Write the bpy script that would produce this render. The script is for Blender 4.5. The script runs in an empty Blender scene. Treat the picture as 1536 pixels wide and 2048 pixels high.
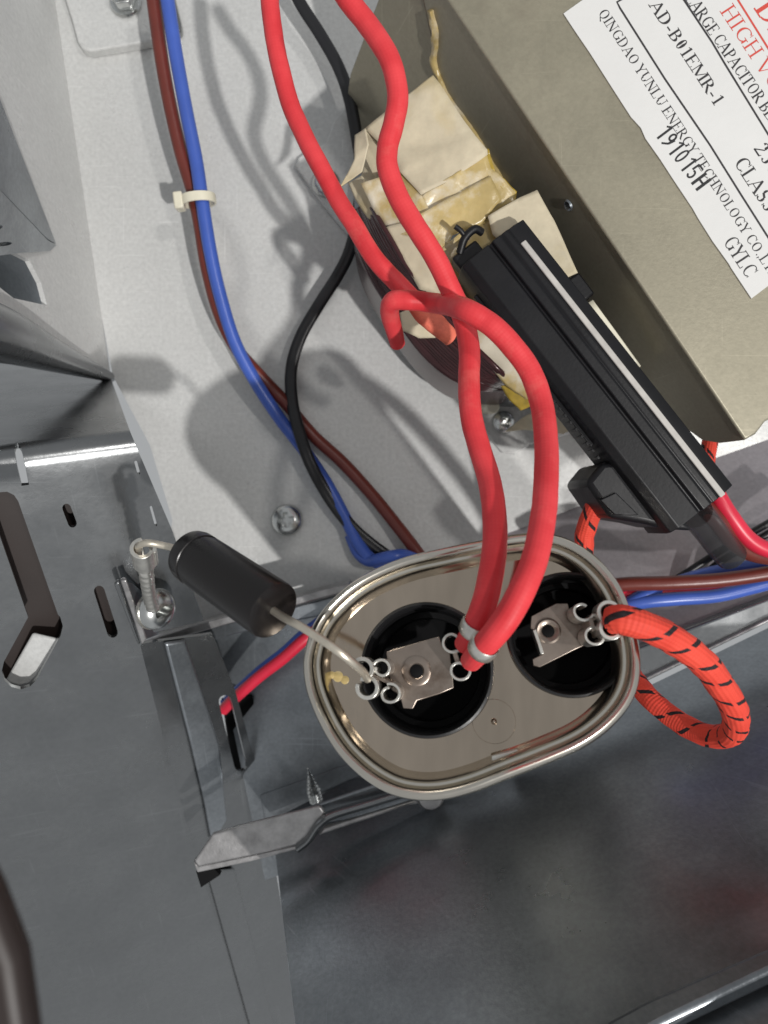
import bpy, bmesh, math, random
from mathutils import Vector, Matrix, noise
random.seed(4)
SC = bpy.context.scene
COL = SC.collection
F = 1420.0          # focal length in photograph pixels
D = 0.21            # camera height above the base sheet (metres)
CX, CY = 768.0, 1024.0

# ------------------------------------------------------------ camera
cam = bpy.data.objects.new('camera', bpy.data.cameras.new('camera'))
COL.objects.link(cam)
cam.location = (0, 0, D)
cam.data.sensor_width = 36
cam.data.sensor_fit = 'AUTO'
cam.data.lens = F / 2048 * 36
cam.data.clip_start = 0.002
cam.data.clip_end = 20
cam.data.dof.use_dof = True
cam.data.dof.focus_distance = 0.135
cam.data.dof.aperture_fstop = 26
SC.camera = cam

# ------------------------------------------------------------ light and exposure
w = bpy.data.worlds.new('World'); SC.world = w; w.use_nodes = True
w.node_tree.nodes['Background'].inputs[0].default_value = (0.95, 0.98, 1.0, 1)
w.node_tree.nodes['Background'].inputs[1].default_value = 0.39
SC.view_settings.view_transform = 'Standard'
SC.view_settings.look = 'None'
SC.view_settings.exposure = 0.0

def lamp(name, kind, loc, energy, size, col=(1, 1, 1), target=(0, 0, 0)):
    l = bpy.data.lights.new(name, kind); l.energy = energy; l.color = col
    if kind == 'AREA':
        l.shape = 'DISK'; l.size = size
    else:
        l.shadow_soft_size = size
    if kind == 'SPOT':
        l.spot_size = math.radians(40)
    o = bpy.data.objects.new(name, l); COL.objects.link(o); o.location = loc
    o.rotation_euler = (Vector(target) - Vector(loc)).to_track_quat('-Z', 'Y').to_euler()
    return o
LD = Vector((0.0457, -0.0528, 0.105)).normalized()
lamp('ceiling_spot', 'SPOT', LD * 1.6, 74, 0.019, (1, 0.98, 0.95))
lamp('second_spot', 'SPOT', Vector((0.50, 0.10, 1.0)).normalized() * 1.6, 16, 0.035, (1, 0.97, 0.93))

# ------------------------------------------------------------ helpers
def W(px, py, z=0.0):
    k = (D - z) / F
    return Vector(((px - CX) * k, (CY - py) * k, z))

class Pl:
    """a plane through three (px, py, z) points"""
    def __init__(s, a, b, c):
        s.o = W(*a) if not isinstance(a, Vector) else a
        b = W(*b) if not isinstance(b, Vector) else b
        c = W(*c) if not isinstance(c, Vector) else c
        s.n = (b - s.o).cross(c - s.o).normalized()
        if s.n.dot(Vector((0, 0, D)) - s.o) < 0: s.n = -s.n
    def at(s, px, py, h=0.0):
        d = Vector(((px - CX) / F, (CY - py) / F, -1.0))
        c = Vector((0, 0, D))
        t = (s.o + s.n * h - c).dot(s.n) / d.dot(s.n)
        return c + d * t

def link(name, me, mat=None, parent=None):
    o = bpy.data.objects.new(name, me); COL.objects.link(o)
    if mat: me.materials.append(mat)
    if parent: o.parent = parent
    return o

def finish(name, bm, mat, parent=None, smooth=35):
    bmesh.ops.recalc_face_normals(bm, faces=bm.faces[:])
    me = bpy.data.meshes.new(name); bm.to_mesh(me); bm.free()
    if smooth:
        for p in me.polygons: p.use_smooth = True
        me.set_sharp_from_angle(angle=math.radians(smooth))
    return link(name, me, mat, parent)

def thing(name, label, cat, loc=(0, 0, 0), group=None):
    o = bpy.data.objects.new(name, None); COL.objects.link(o); o.empty_display_size = 0.01
    o['label'] = label; o['category'] = cat
    if group: o['group'] = group
    return o

def tag(o, label, cat, group=None):
    o['label'] = label; o['category'] = cat
    if group: o['group'] = group
    return o

def structure(o):
    o['kind'] = 'structure'; return o

def bevelmod(o, wd=0.0003, seg=2, ang=40):
    m = o.modifiers.new('b', 'BEVEL'); m.width = wd; m.segments = seg; m.limit_method = 'ANGLE'; m.angle_limit = math.radians(ang)
    return o

def slab(name, pts, thick, mat, parent=None, bev=0.0003, smooth=35, seg=2):
    """closed plate from an outline of 3-D points; the outline is the camera-side face"""
    pts = [Vector(p) for p in pts]
    n = Vector((0, 0, 0))
    for i, p in enumerate(pts):
        n += p.cross(pts[(i + 1) % len(pts)])
    n.normalize()
    c = sum(pts, Vector()) / len(pts)
    if n.dot(Vector((0, 0, D)) - c) < 0: n = -n
    bm = bmesh.new()
    a = [bm.verts.new(p) for p in pts]; b = [bm.verts.new(p - n * thick) for p in pts]
    bm.faces.new(a); bm.faces.new(b[::-1])
    for i in range(len(pts)):
        j = (i + 1) % len(pts); bm.faces.new((a[j], a[i], b[i], b[j]))
    o = finish(name, bm, mat, parent, smooth)
    if bev: bevelmod(o, bev, seg)
    return o

def catmull(pts, step, closed=False):
    """resample rows of numbers (any length) with a Catmull-Rom spline"""
    n = len(pts); out = []
    rng = range(n) if closed else range(n - 1)
    for i in rng:
        if closed: p0, p1, p2, p3 = (pts[(i + k - 1) % n] for k in range(4))
        else:
            p1, p2 = pts[i], pts[i + 1]
            p0 = pts[i - 1] if i else [2 * a - b for a, b in zip(p1, p2)]
            p3 = pts[i + 2] if i + 2 < n else [2 * b - a for a, b in zip(p1, p2)]
        for k in range(step):
            t = k / step
            out.append([0.5 * (2 * b + (c - a) * t + (2 * a - 5 * b + 4 * c - d) * t * t + (3 * b - a - 3 * c + d) * t ** 3)
                        for a, b, c, d in zip(p0, p1, p2, p3)])
    if not closed: out.append(list(pts[-1]))
    return out

def tube(name, pts, rad, mat, parent=None, step=10, ring=16, flat=1.0, world=False, cap=True, wob=0.0, prof=None, rough=0.0):
    """pts: (px, py, z[, radius factor]); a round or flattened swept cable with UV: u around, v along in metres"""
    rows = []
    for p in pts:
        v = Vector(p[:3]) if world else W(*p[:3])
        rows.append([v.x, v.y, v.z, p[3] if len(p) > 3 else 1.0])
    rows = catmull(rows, step)
    P = [Vector(r[:3]) for r in rows]; R = [r[3] * rad for r in rows]
    bm = bmesh.new(); uv = bm.loops.layers.uv.new('UVMap')
    t0 = (P[1] - P[0]).normalized()
    up = Vector((0, 0, 1)) if abs(t0.z) < 0.9 else Vector((1, 0, 0))
    nrm = (up - t0 * up.dot(t0)).normalized()
    rings = []; vlen = [0.0]
    seed = random.random() * 50
    for i, p in enumerate(P):
        t = ((P[min(i + 1, len(P) - 1)] - P[max(i - 1, 0)])).normalized()
        nrm = (nrm - t * nrm.dot(t)).normalized(); bi = t.cross(nrm)
        if i: vlen.append(vlen[-1] + (p - P[i - 1]).length)
        row = []
        q = p
        if wob:
            q = p + nrm * wob * noise.noise(Vector((vlen[-1] * 130, seed, 0))) + bi * wob * noise.noise(Vector((vlen[-1] * 130, seed, 9)))
        for k in range(ring):
            a = 2 * math.pi * k / ring
            r = R[i]
            if prof: r *= prof(a, vlen[-1])
            if rough: r *= 1 + rough * noise.noise(Vector((math.cos(a) * 2.2, math.sin(a) * 2.2 + seed, vlen[-1] * 420)))
            row.append(bm.verts.new(q + nrm * math.cos(a) * r * flat + bi * math.sin(a) * r))
        rings.append(row)
    for i in range(len(rings) - 1):
        for k in range(ring):
            j = (k + 1) % ring
            f = bm.faces.new((rings[i][k], rings[i][j], rings[i + 1][j], rings[i + 1][k]))
            us = (k / ring, (k + 1) / ring, (k + 1) / ring, k / ring); vs = (vlen[i], vlen[i], vlen[i + 1], vlen[i + 1])
            for l, u_, v_ in zip(f.loops, us, vs): l[uv].uv = (u_, v_ * 100)
    if cap:
        for row, q, s in ((rings[0], P[0], -1), (rings[-1], P[-1], 1)):
            t = (P[1] - P[0]).normalized() if s < 0 else (P[-1] - P[-2]).normalized()
            c = bm.verts.new(q + t * s * (R[0] if s < 0 else R[-1]) * 0.25)
            for k in range(ring):
                bm.faces.new((row[k], row[(k + 1) % ring], c))
    return finish(name, bm, mat, parent, 50)

def lathe(name, prof, mat, frame, parent=None, seg=48, smooth=40):
    """prof: (radius, height); frame: Matrix 4x4, axis = local z"""
    bm = bmesh.new(); rows = []
    for r, h in prof:
        if r <= 1e-7: rows.append([bm.verts.new(frame @ Vector((0, 0, h)))])
        else: rows.append([bm.verts.new(frame @ Vector((r * math.cos(2 * math.pi * k / seg), r * math.sin(2 * math.pi * k / seg), h))) for k in range(seg)])
    for a, b in zip(rows, rows[1:]):
        for k in range(seg):
            j = (k + 1) % seg
            if len(a) == 1: bm.faces.new((a[0], b[k], b[j]))
            elif len(b) == 1: bm.faces.new((a[k], a[j], b[0]))
            else: bm.faces.new((a[k], a[j], b[j], b[k]))
    return finish(name, bm, mat, parent, smooth)

def frame(o, z, xhint=(1, 0, 0)):
    z = Vector(z).normalized(); x = Vector(xhint); x = (x - z * x.dot(z)).normalized(); y = z.cross(x)
    m = Matrix((x, y, z)).transposed().to_4x4(); m.translation = Vector(o); return m

def prism(name, poly, h0, h1, mat, fr, parent=None, bev=0.0002, smooth=35):
    """2-D outline in the frame's xy plane, extruded along its z"""
    bm = bmesh.new()
    a = [bm.verts.new(fr @ Vector((x, y, h1))) for x, y in poly]; b = [bm.verts.new(fr @ Vector((x, y, h0))) for x, y in poly]
    bm.faces.new(a); bm.faces.new(b[::-1])
    for i in range(len(poly)):
        j = (i + 1) % len(poly); bm.faces.new((a[j], a[i], b[i], b[j]))
    o = finish(name, bm, mat, parent, smooth)
    if bev: bevelmod(o, bev)
    return o

def ribbon(path, t):
    """outline of a strip of thickness t following a 2-D path"""
    L, R = [], []
    for i, p in enumerate(path):
        a = Vector(path[max(i - 1, 0)]); b = Vector(path[min(i + 1, len(path) - 1)])
        d = (b - a).normalized(); n = Vector((-d.y, d.x)) * t / 2
        L.append((p[0] + n.x, p[1] + n.y)); R.append((p[0] - n.x, p[1] - n.y))
    return L + R[::-1]

def arc(cx, cy, r, a0, a1, n=18):
    return [(cx + r * math.cos(math.radians(a0 + (a1 - a0) * k / n)), cy + r * math.sin(math.radians(a0 + (a1 - a0) * k / n))) for k in range(n + 1)]

def curl(cx, cy, r, a0, a1, n=26):
    out = []
    for k in range(n + 1):
        q = k / n; a = math.radians(a0 + (a1 - a0) * q); rr = r * (1 - 0.42 * max(0, 0.35 - q) / 0.35)
        out.append((cx + rr * math.cos(a), cy + rr * math.sin(a) * 0.94))
    return out

def ribbon_prism(name, path, t, h0, h1, mat, fr, parent=None):
    L = ribbon(path, t); n = len(path)
    bm = bmesh.new()
    top = [bm.verts.new(fr @ Vector((x, y, h1))) for x, y in L]; bot = [bm.verts.new(fr @ Vector((x, y, h0))) for x, y in L]
    m = len(L)
    for i in range(n - 1):
        bm.faces.new((top[i], top[i + 1], top[m - 2 - i], top[m - 1 - i])); bm.faces.new((bot[i + 1], bot[i], bot[m - 1 - i], bot[m - 2 - i]))
    for i in range(m):
        j = (i + 1) % m; bm.faces.new((top[j], top[i], bot[i], bot[j]))
    o = finish(name, bm, mat, parent, 40)
    bevelmod(o, 0.00008, 2, 60)
    return o

def apply_mods(o):
    dg = bpy.context.evaluated_depsgraph_get()
    me = bpy.data.meshes.new_from_object(o.evaluated_get(dg)); old = o.data
    o.modifiers.clear(); o.data = me; bpy.data.meshes.remove(old)

def cut(o, cutters):
    for c in cutters:
        m = o.modifiers.new('c', 'BOOLEAN'); m.operation = 'DIFFERENCE'; m.object = c; m.solver = 'EXACT'
    bpy.context.view_layer.update()
    apply_mods(o)
    for c in cutters: bpy.data.objects.remove(c, do_unlink=True)
    for p in o.data.polygons: p.use_smooth = True
    o.data.set_sharp_from_angle(angle=math.radians(30))

# ------------------------------------------------------------ materials
def mat(name, col, rough=0.5, metal=0.0, var=0.0, vscale=60, bump=0.0, bscale=900, spec=0.5, speck=0.0, rvar=0.0, stain=None, stretch=None, fine=0.0, scr=0.0, **kw):
    m = bpy.data.materials.new(name); m.use_nodes = True
    nt = m.node_tree; N = nt.nodes; L = nt.links
    b = N['Principled BSDF']
    b.inputs['Base Color'].default_value = (*col, 1); b.inputs['Roughness'].default_value = rough
    b.inputs['Metallic'].default_value = metal; b.inputs['Specular IOR Level'].default_value = spec
    for k, v in kw.items(): b.inputs[k].default_value = v
    tc = N.new('ShaderNodeTexCoord')
    vec = tc.outputs['Object']
    if stretch:
        mp = N.new('ShaderNodeMapping'); mp.inputs['Scale'].default_value = stretch; mp.inputs['Rotation'].default_value = (0, 0, math.radians(17))
        L.new(vec, mp.inputs[0]); vec = mp.outputs[0]
    cur = None
    def noi(scale, det=4, ro=0.6):
        n = N.new('ShaderNodeTexNoise'); n.inputs['Scale'].default_value = scale; n.inputs['Detail'].default_value = det; n.inputs['Roughness'].default_value = ro
        L.new(vec, n.inputs['Vector']); return n.outputs['Fac']
    def mix(a, bcol, fac, mode='MIX'):
        x = N.new('ShaderNodeMix'); x.data_type = 'RGBA'; x.blend_type = mode
        if isinstance(a, tuple): x.inputs[6].default_value = (*a, 1)
        else: L.new(a, x.inputs[6])
        if isinstance(bcol, tuple): x.inputs[7].default_value = (*bcol, 1)
        else: L.new(bcol, x.inputs[7])
        if isinstance(fac, float): x.inputs[0].default_value = fac
        else: L.new(fac, x.inputs[0])
        return x.outputs[2]
    def ramp(fac, p0, p1):
        r = N.new('ShaderNodeMapRange'); r.inputs[1].default_value = p0; r.inputs[2].default_value = p1; L.new(fac, r.inputs[0]); return r.outputs[0]
    if var:
        f = ramp(noi(vscale), 0.3, 0.7)
        cur = mix(tuple(c * (1 - var) for c in col), tuple(min(1, c * (1 + var)) for c in col), f)
    if fine:
        f2 = ramp(noi(bscale * 0.8, 2), 0.25, 0.75)
        x = mix((1 - fine,) * 3, (1 + fine,) * 3, f2)
        cur = mix(cur if cur else col, x, 1.0, 'MULTIPLY')
    if scr:
        for ang, sc in ((25, (6, 260, 6)), (-50, (260, 7, 6)), (75, (9, 340, 9))):
            mp2 = N.new('ShaderNodeMapping'); mp2.inputs['Scale'].default_value = sc; mp2.inputs['Rotation'].default_value = (0, 0, math.radians(ang)); L.new(tc.outputs['Object'], mp2.inputs[0])
            ns = N.new('ShaderNodeTexNoise'); ns.inputs['Scale'].default_value = 6; ns.inputs['Detail'].default_value = 2; L.new(mp2.outputs[0], ns.inputs['Vector'])
            fs = ramp(ns.outputs['Fac'], 0.70, 0.74)
            ml = N.new('ShaderNodeMath'); ml.operation = 'MULTIPLY'; L.new(fs, ml.inputs[0]); ml.inputs[1].default_value = scr
            cur = mix(cur if cur else col, tuple(min(1, c * 1.7) for c in col), ml.outputs[0])
    if speck:
        s = ramp(noi(2600, 2), 0.70, 0.76); s2 = ramp(noi(45), 0.42, 0.6)
        mm = N.new('ShaderNodeMath'); mm.operation = 'MULTIPLY'; L.new(s, mm.inputs[0]); L.new(s2, mm.inputs[1])
        m3 = N.new('ShaderNodeMath'); m3.operation = 'MULTIPLY'; L.new(mm.outputs[0], m3.inputs[0]); m3.inputs[1].default_value = speck
        cur = mix(cur if cur else col, tuple(c * 0.12 for c in col), m3.outputs[0])
    if stain:
        scol, sscale, lo, hi = stain
        cur = mix(cur if cur else col, scol, ramp(noi(sscale, 6), lo, hi))
    if cur: L.new(cur, b.inputs['Base Color'])
    if rvar:
        r = N.new('ShaderNodeMapRange'); r.inputs[1].default_value = 0.3; r.inputs[2].default_value = 0.7
        r.inputs[3].default_value = max(0.03, rough - rvar); r.inputs[4].default_value = rough + rvar
        L.new(noi(70, 5), r.inputs[0]); L.new(r.outputs[0], b.inputs['Roughness'])
    if bump:
        bp = N.new('ShaderNodeBump'); bp.inputs['Strength'].default_value = 1.0; bp.inputs['Distance'].default_value = bump
        L.new(noi(bscale, 3), bp.inputs['Height']); L.new(bp.outputs[0], b.inputs['Normal'])
    return m

def braid(name, col, dark, tracer=False, rough=0.65):
    """woven sleeve: UV u around the cable, v along it in centimetres"""
    m = bpy.data.materials.new(name); m.use_nodes = True
    nt = m.node_tree; N = nt.nodes; L = nt.links; b = N['Principled BSDF']
    b.inputs['Roughness'].default_value = rough; b.inputs['Specular IOR Level'].default_value = 0.35
    uv = N.new('ShaderNodeUVMap'); sx = N.new('ShaderNodeSeparateXYZ'); L.new(uv.outputs[0], sx.inputs[0])
    def M(op, a, c=None):
        n = N.new('ShaderNodeMath'); n.operation = op
        for i, v in enumerate((a, c)):
            if v is None: continue
            if isinstance(v, (int, float)): n.inputs[i].default_value = v
            else: L.new(v, n.inputs[i])
        return n.outputs[0]
    U = M('MULTIPLY', sx.outputs[0], 2 * math.pi * 9); V = M('MULTIPLY', sx.outputs[1], 2 * math.pi * 8)
    w1 = M('SINE', M('ADD', U, V)); w2 = M('SINE', M('SUBTRACT', U, V))
    weave = M('MULTIPLY', M('ADD', M('MULTIPLY', w1, w2), 1.0), 0.5)
    tc = N.new('ShaderNodeTexCoord'); nz = N.new('ShaderNodeTexNoise'); nz.inputs['Scale'].default_value = 160; nz.inputs['Detail'].default_value = 5
    L.new(tc.outputs['Object'], nz.inputs['Vector'])
    x = N.new('ShaderNodeMix'); x.data_type = 'RGBA'; x.inputs[6].default_value = (*dark, 1); x.inputs[7].default_value = (*col, 1)
    f = M('ADD', M('MULTIPLY', weave, 0.07), M('MULTIPLY', nz.outputs['Fac'], 1.15)); L.new(f, x.inputs[0])
    out = x.outputs[2]
    if not tracer:
        n3 = N.new('ShaderNodeTexNoise'); n3.inputs['Scale'].default_value = 75; n3.inputs['Detail'].default_value = 7; n3.inputs['Roughness'].default_value = 0.7; L.new(tc.outputs['Object'], n3.inputs['Vector'])
        r3 = N.new('ShaderNodeMapRange'); r3.inputs[1].default_value = 0.56; r3.inputs[2].default_value = 0.80; r3.inputs[4].default_value = 0.55; L.new(n3.outputs['Fac'], r3.inputs[0])
        y3 = N.new('ShaderNodeMix'); y3.data_type = 'RGBA'; L.new(out, y3.inputs[6]); y3.inputs[7].default_value = (0.86, 0.24, 0.20, 1); L.new(r3.outputs[0], y3.inputs[0]); out = y3.outputs[2]
    if tracer:
        mix2 = out
        for ph, sgn in ((0.0, 1.0), (0.45, 1.0)):
            t = M('FRACT', M('ADD', M('ADD', M('MULTIPLY', sx.outputs[1], 0.85), M('MULTIPLY', sx.outputs[0], sgn)), ph + 4.0))
            band = M('LESS_THAN', t, 0.085)
            dash = M('GREATER_THAN', M('FRACT', M('ADD', M('MULTIPLY', sx.outputs[0], 5.0), M('MULTIPLY', sx.outputs[1], 0.35))), 0.22)
            y = N.new('ShaderNodeMix'); y.data_type = 'RGBA'; L.new(mix2, y.inputs[6]); y.inputs[7].default_value = (0.018, 0.012, 0.014, 1)
            L.new(M('MULTIPLY', band, dash), y.inputs[0]); mix2 = y.outputs[2]
        out = mix2
    L.new(out, b.inputs['Base Color'])
    bp = N.new('ShaderNodeBump'); bp.inputs['Distance'].default_value = 0.000014
    bp.inputs['Distance'].default_value *= 7 if tracer else 1
    L.new(weave, bp.inputs['Height']); L.new(bp.outputs[0], b.inputs['Normal'])
    return m

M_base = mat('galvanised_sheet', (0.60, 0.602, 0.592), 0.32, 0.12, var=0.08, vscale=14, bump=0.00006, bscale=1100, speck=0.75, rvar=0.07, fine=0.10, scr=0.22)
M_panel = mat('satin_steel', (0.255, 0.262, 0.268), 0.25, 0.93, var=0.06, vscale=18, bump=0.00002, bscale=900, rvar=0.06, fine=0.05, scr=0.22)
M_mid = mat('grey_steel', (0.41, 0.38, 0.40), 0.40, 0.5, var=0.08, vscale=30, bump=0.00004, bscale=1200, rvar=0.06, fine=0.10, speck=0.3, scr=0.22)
M_dark = mat('dull_steel', (0.275, 0.295, 0.315), 0.34, 0.88, var=0.42, vscale=15, bump=0.00004, bscale=1200, rvar=0.08, fine=0.12, speck=0.3, scr=0.22)  # broad tone blotches paint cloudy reflections into the colour
M_edge = mat('cut_steel_edge', (0.40, 0.39, 0.39), 0.34, 0.75, var=0.25, vscale=260, bump=0.0001, bscale=700, speck=0.6)
M_shroud = mat('zinc_plate', (0.31, 0.285, 0.215), 0.45, 0.45, var=0.10, vscale=35, bump=0.00003, bscale=1300, rvar=0.08, fine=0.07, stain=((0.24, 0.21, 0.16), 38, 0.60, 0.78), scr=0.22)
M_tin = mat('tinned_lid', (0.52, 0.435, 0.35), 0.09, 1.0, stretch=(1.0, 0.10, 1.0), stain=((0.42, 0.36, 0.31), 300, 0.62, 0.78), var=0.10, vscale=50, bump=0.000008, bscale=500, rvar=0.05, fine=0.05)
M_rim = mat('tinned_rim', (0.66, 0.62, 0.55), 0.2, 1.0, var=0.05, vscale=70, rvar=0.05)
M_brass = mat('terminal_metal', (0.33, 0.275, 0.235), 0.33, 0.9, var=0.15, vscale=200, stain=((0.16, 0.11, 0.08), 140, 0.55, 0.75))
M_clip = mat('crimp_metal', (0.72, 0.70, 0.65), 0.32, 0.9, var=0.15, vscale=400)
M_lead = mat('lead_metal', (0.68, 0.62, 0.52), 0.35, 0.8, var=0.15, vscale=300)
M_screw = mat('zinc_screw', (0.62, 0.63, 0.62), 0.24, 1.0, var=0.1, vscale=300)
M_plastic = mat('black_plastic', (0.008, 0.008, 0.0095), 0.40, 0.0, spec=0.32, var=0.3, vscale=90, bump=0.00003, bscale=1400, rvar=0.08)
M_ins = mat('black_insulator', (0.012, 0.012, 0.013), 0.36, 0.0, bump=0.00002, bscale=900)
M_well = mat('recess_shade_black', (0.004, 0.004, 0.0045), 0.7, 0.0, spec=0.15)  # black for cavities and holes, their shade put into the colour
M_diode = mat('diode_epoxy', (0.010, 0.0085, 0.0085), 0.24, 0.0, spec=0.4, bump=0.00002, bscale=800, rvar=0.06)
M_seam = mat('pale_seam', (0.50, 0.48, 0.45), 0.6, 0.0, var=0.12, vscale=300)
M_red = braid('red_sleeve', (0.86, 0.075, 0.085), (0.52, 0.008, 0.016), rough=0.5)
M_salmon = mat('worn_red_sleeve', (0.72, 0.16, 0.10), 0.7, var=0.25, vscale=350, bump=0.0002, bscale=900)
M_orange = braid('orange_sleeve', (0.85, 0.088, 0.052), (0.62, 0.035, 0.022), tracer=True)
M_brown = mat('brown_insulation', (0.145, 0.028, 0.020), 0.36, var=0.12, vscale=120, bump=0.00004, bscale=500)
M_blue = mat('blue_insulation', (0.055, 0.115, 0.46), 0.32, var=0.08, vscale=120, bump=0.00003, bscale=500)
M_black = mat('black_insulation', (0.012, 0.012, 0.014), 0.36, bump=0.00003, bscale=500)
M_pink = mat('red_insulation', (0.66, 0.022, 0.055), 0.36, var=0.1, vscale=120)
M_paper = mat('cream_paper', (0.58, 0.51, 0.37), 0.7, var=0.07, vscale=60, bump=0.0001, bscale=500, stain=((0.52, 0.40, 0.17), 45, 0.52, 0.78), fine=0.08)
M_film = mat('varnished_paper', (0.50, 0.38, 0.16), 0.28, var=0.22, vscale=110, bump=0.0002, bscale=260, stain=((0.66, 0.60, 0.48), 70, 0.5, 0.62))
M_glue = mat('amber_varnish', (0.40, 0.28, 0.045), 0.22, var=0.3, vscale=260, bump=0.0002, bscale=400)
M_enamel = mat('enamelled_wire', (0.055, 0.020, 0.022), 0.26, 0.2, var=0.2, vscale=200)
M_label = mat('label_paper', (0.71, 0.705, 0.69), 0.55, var=0.02, vscale=60, bump=0.00015, bscale=120)
M_ink = mat('black_ink', (0.03, 0.028, 0.03), 0.6)
M_stamp = mat('stamp_ink', (0.02, 0.02, 0.022), 0.6)
M_redink = mat('red_ink', (0.62, 0.07, 0.05), 0.6)
M_nylon = mat('nylon', (0.74, 0.70, 0.56), 0.4, var=0.05, vscale=200)
M_smoke = mat('smoky_sleeve', (0.035, 0.035, 0.037), 0.3, **{'Transmission Weight': 0.0, 'Alpha': 0.62})
M_casing = mat('dark_brown_casing', (0.022, 0.014, 0.012), 0.5, var=0.2, vscale=40)

# ------------------------------------------------------------ sheet metal setting
# base
base = slab('floor', [W(x, y) for x, y in ((60, -120), (226, 752), (300, 890), (345, 1040), (300, 1300), (470, 1262), (700, 1180), (960, 1087), (1190, 1001), (1760, 800), (1760, -120))], 0.001, M_base, None, 0)
structure(base)
# the channel beyond the base's bent edge, rising towards the front wall (right part)
P_rise = Pl((700, 1180, -0.0004), (1190, 1001, -0.0004), (1400, 1250, 0.024))
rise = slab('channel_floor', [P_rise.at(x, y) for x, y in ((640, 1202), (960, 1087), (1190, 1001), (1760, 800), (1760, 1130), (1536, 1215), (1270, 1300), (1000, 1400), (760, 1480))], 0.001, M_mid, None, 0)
structure(rise)
zb = 0.028
bar = slab('channel_kerb', [W(x, y, zb) for x, y in ((1000, 1400), (1285, 1292), (1536, 1196), (1760, 1110), (1760, 1168), (1536, 1246), (1285, 1366), (1000, 1500))], 0.004, M_panel, None, 0.0008, seg=3)
structure(bar)
barlip = slab('channel_kerb', [W(x, y, zb + 0.0015) for x, y in ((1000, 1488), (1285, 1358), (1536, 1238), (1760, 1140), (1760, 1146), (1536, 1245), (1285, 1367), (1000, 1500))], 0.004, M_edge, None, 0.0003)
structure(barlip)
# front wall rising to the camera at the bottom of the picture
P_wall = Pl((560, 1640, 0.008), (1536, 1255, 0.012), (1000, 2048, 0.088))
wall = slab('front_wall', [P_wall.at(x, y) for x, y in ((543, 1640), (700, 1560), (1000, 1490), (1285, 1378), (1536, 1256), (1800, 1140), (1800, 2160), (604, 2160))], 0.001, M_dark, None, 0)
structure(wall)
lip = slab('front_wall', [P_wall.at(x, y, 0.004) for x, y in ((1180, 2060), (1290, 2000), (1536, 1893), (1700, 1825), (1700, 1880), (1536, 1942), (1330, 2040), (1200, 2110))], 0.003, M_dark, None, 0.0008, seg=3)
structure(lip)
# channel bottom, left part, behind the capacitor
P_chan = Pl((440, 1275, -0.006), (700, 1190, -0.006), (560, 1660, 0.003))
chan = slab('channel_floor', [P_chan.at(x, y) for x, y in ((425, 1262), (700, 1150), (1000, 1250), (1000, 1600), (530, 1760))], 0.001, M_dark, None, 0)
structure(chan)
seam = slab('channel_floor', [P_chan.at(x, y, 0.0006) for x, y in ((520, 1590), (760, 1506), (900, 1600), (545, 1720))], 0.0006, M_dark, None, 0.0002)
structure(seam)

# left side wall with its hole and the rib
P_left = Pl((110, 0, 0), (221, 752, 0), (0, 400, 0.05))
lw = slab('left_wall', [P_left.at(x, y) for x, y in ((92, -120), (222, 756), (150, 735), (-90, 660), (-90, -120))], 0.0012, M_base, None, 0)
ct = slab('c', [P_left.at(x, y, 0.004) for x, y in ((-60, 500), (60, 498), (92, 516), (114, 560), (126, 606), (62, 591), (10, 548), (-60, 510))], 0.01, None, None, 0)
cut(lw, [ct]); structure(lw)
backing = slab('left_wall', [P_left.at(x, y, -0.012) for x, y in ((-120, 440), (130, 470), (190, 640), (40, 640), (-120, 600))], 0.001, M_dark, None, 0); structure(backing)
rib = tube('left_wall', [tuple(P_left.at(x, y, -0.0004)) + (k,) for x, y, k in ((-120, 632, 1.5), (0, 668, 1.35), (110, 712, 0.9), (222, 755, 0.32))], 0.0045, M_panel, None, 8, 14, world=True); structure(rib)
ribs = tube('left_wall', [tuple(P_left.at(x, y, -0.0008)) + (k,) for x, y, k in ((-120, 690, 1.2), (0, 706, 1.1), (110, 730, 0.8), (222, 757, 0.4))], 0.002, M_panel, None, 8, 10, world=True); structure(ribs)

# left bracket bolted over the hole
brk = thing('bent_bracket', 'dark bent steel bracket with punched slots at the upper left side wall', 'bracket')
P_b = Pl((0, 200, 0.062), (112, 490, 0.026), (-60, 480, 0.075))
bp1 = slab('flange', [P_b.at(x, y) for x, y in ((-90, 40), (0, 196), (52, 330), (113, 488), (95, 478), (0, 378), (-90, 320))], 0.001, M_dark, brk, 0.0002)
P_b2 = Pl((0, 378, 0.068), (113, 490, 0.0262), (0, 510, 0.06))
bp2 = slab('web', [P_b2.at(x, y) for x, y in ((-90, 322), (0, 380), (95, 480), (113, 490), (100, 502), (40, 506), (-90, 522))], 0.001, M_dark, brk, 0)
cs = []
for cx, cy, a, b, th in ((22, 466, 15, 5, 20), (38, 497, 15, 4, 8)):
    pts = [(cx + a * math.cos(k * math.pi / 8) * math.cos(math.radians(th)) - b * math.sin(k * math.pi / 8) * math.sin(math.radians(th)),
            cy - a * math.cos(k * math.pi / 8) * math.sin(math.radians(th)) - b * math.sin(k * math.pi / 8) * math.cos(math.radians(th))) for k in range(16)]
    cs.append(slab('c', [P_b2.at(x, y, 0.003) for x, y in pts], 0.008, None, None, 0))
cut(bp2, cs)

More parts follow.
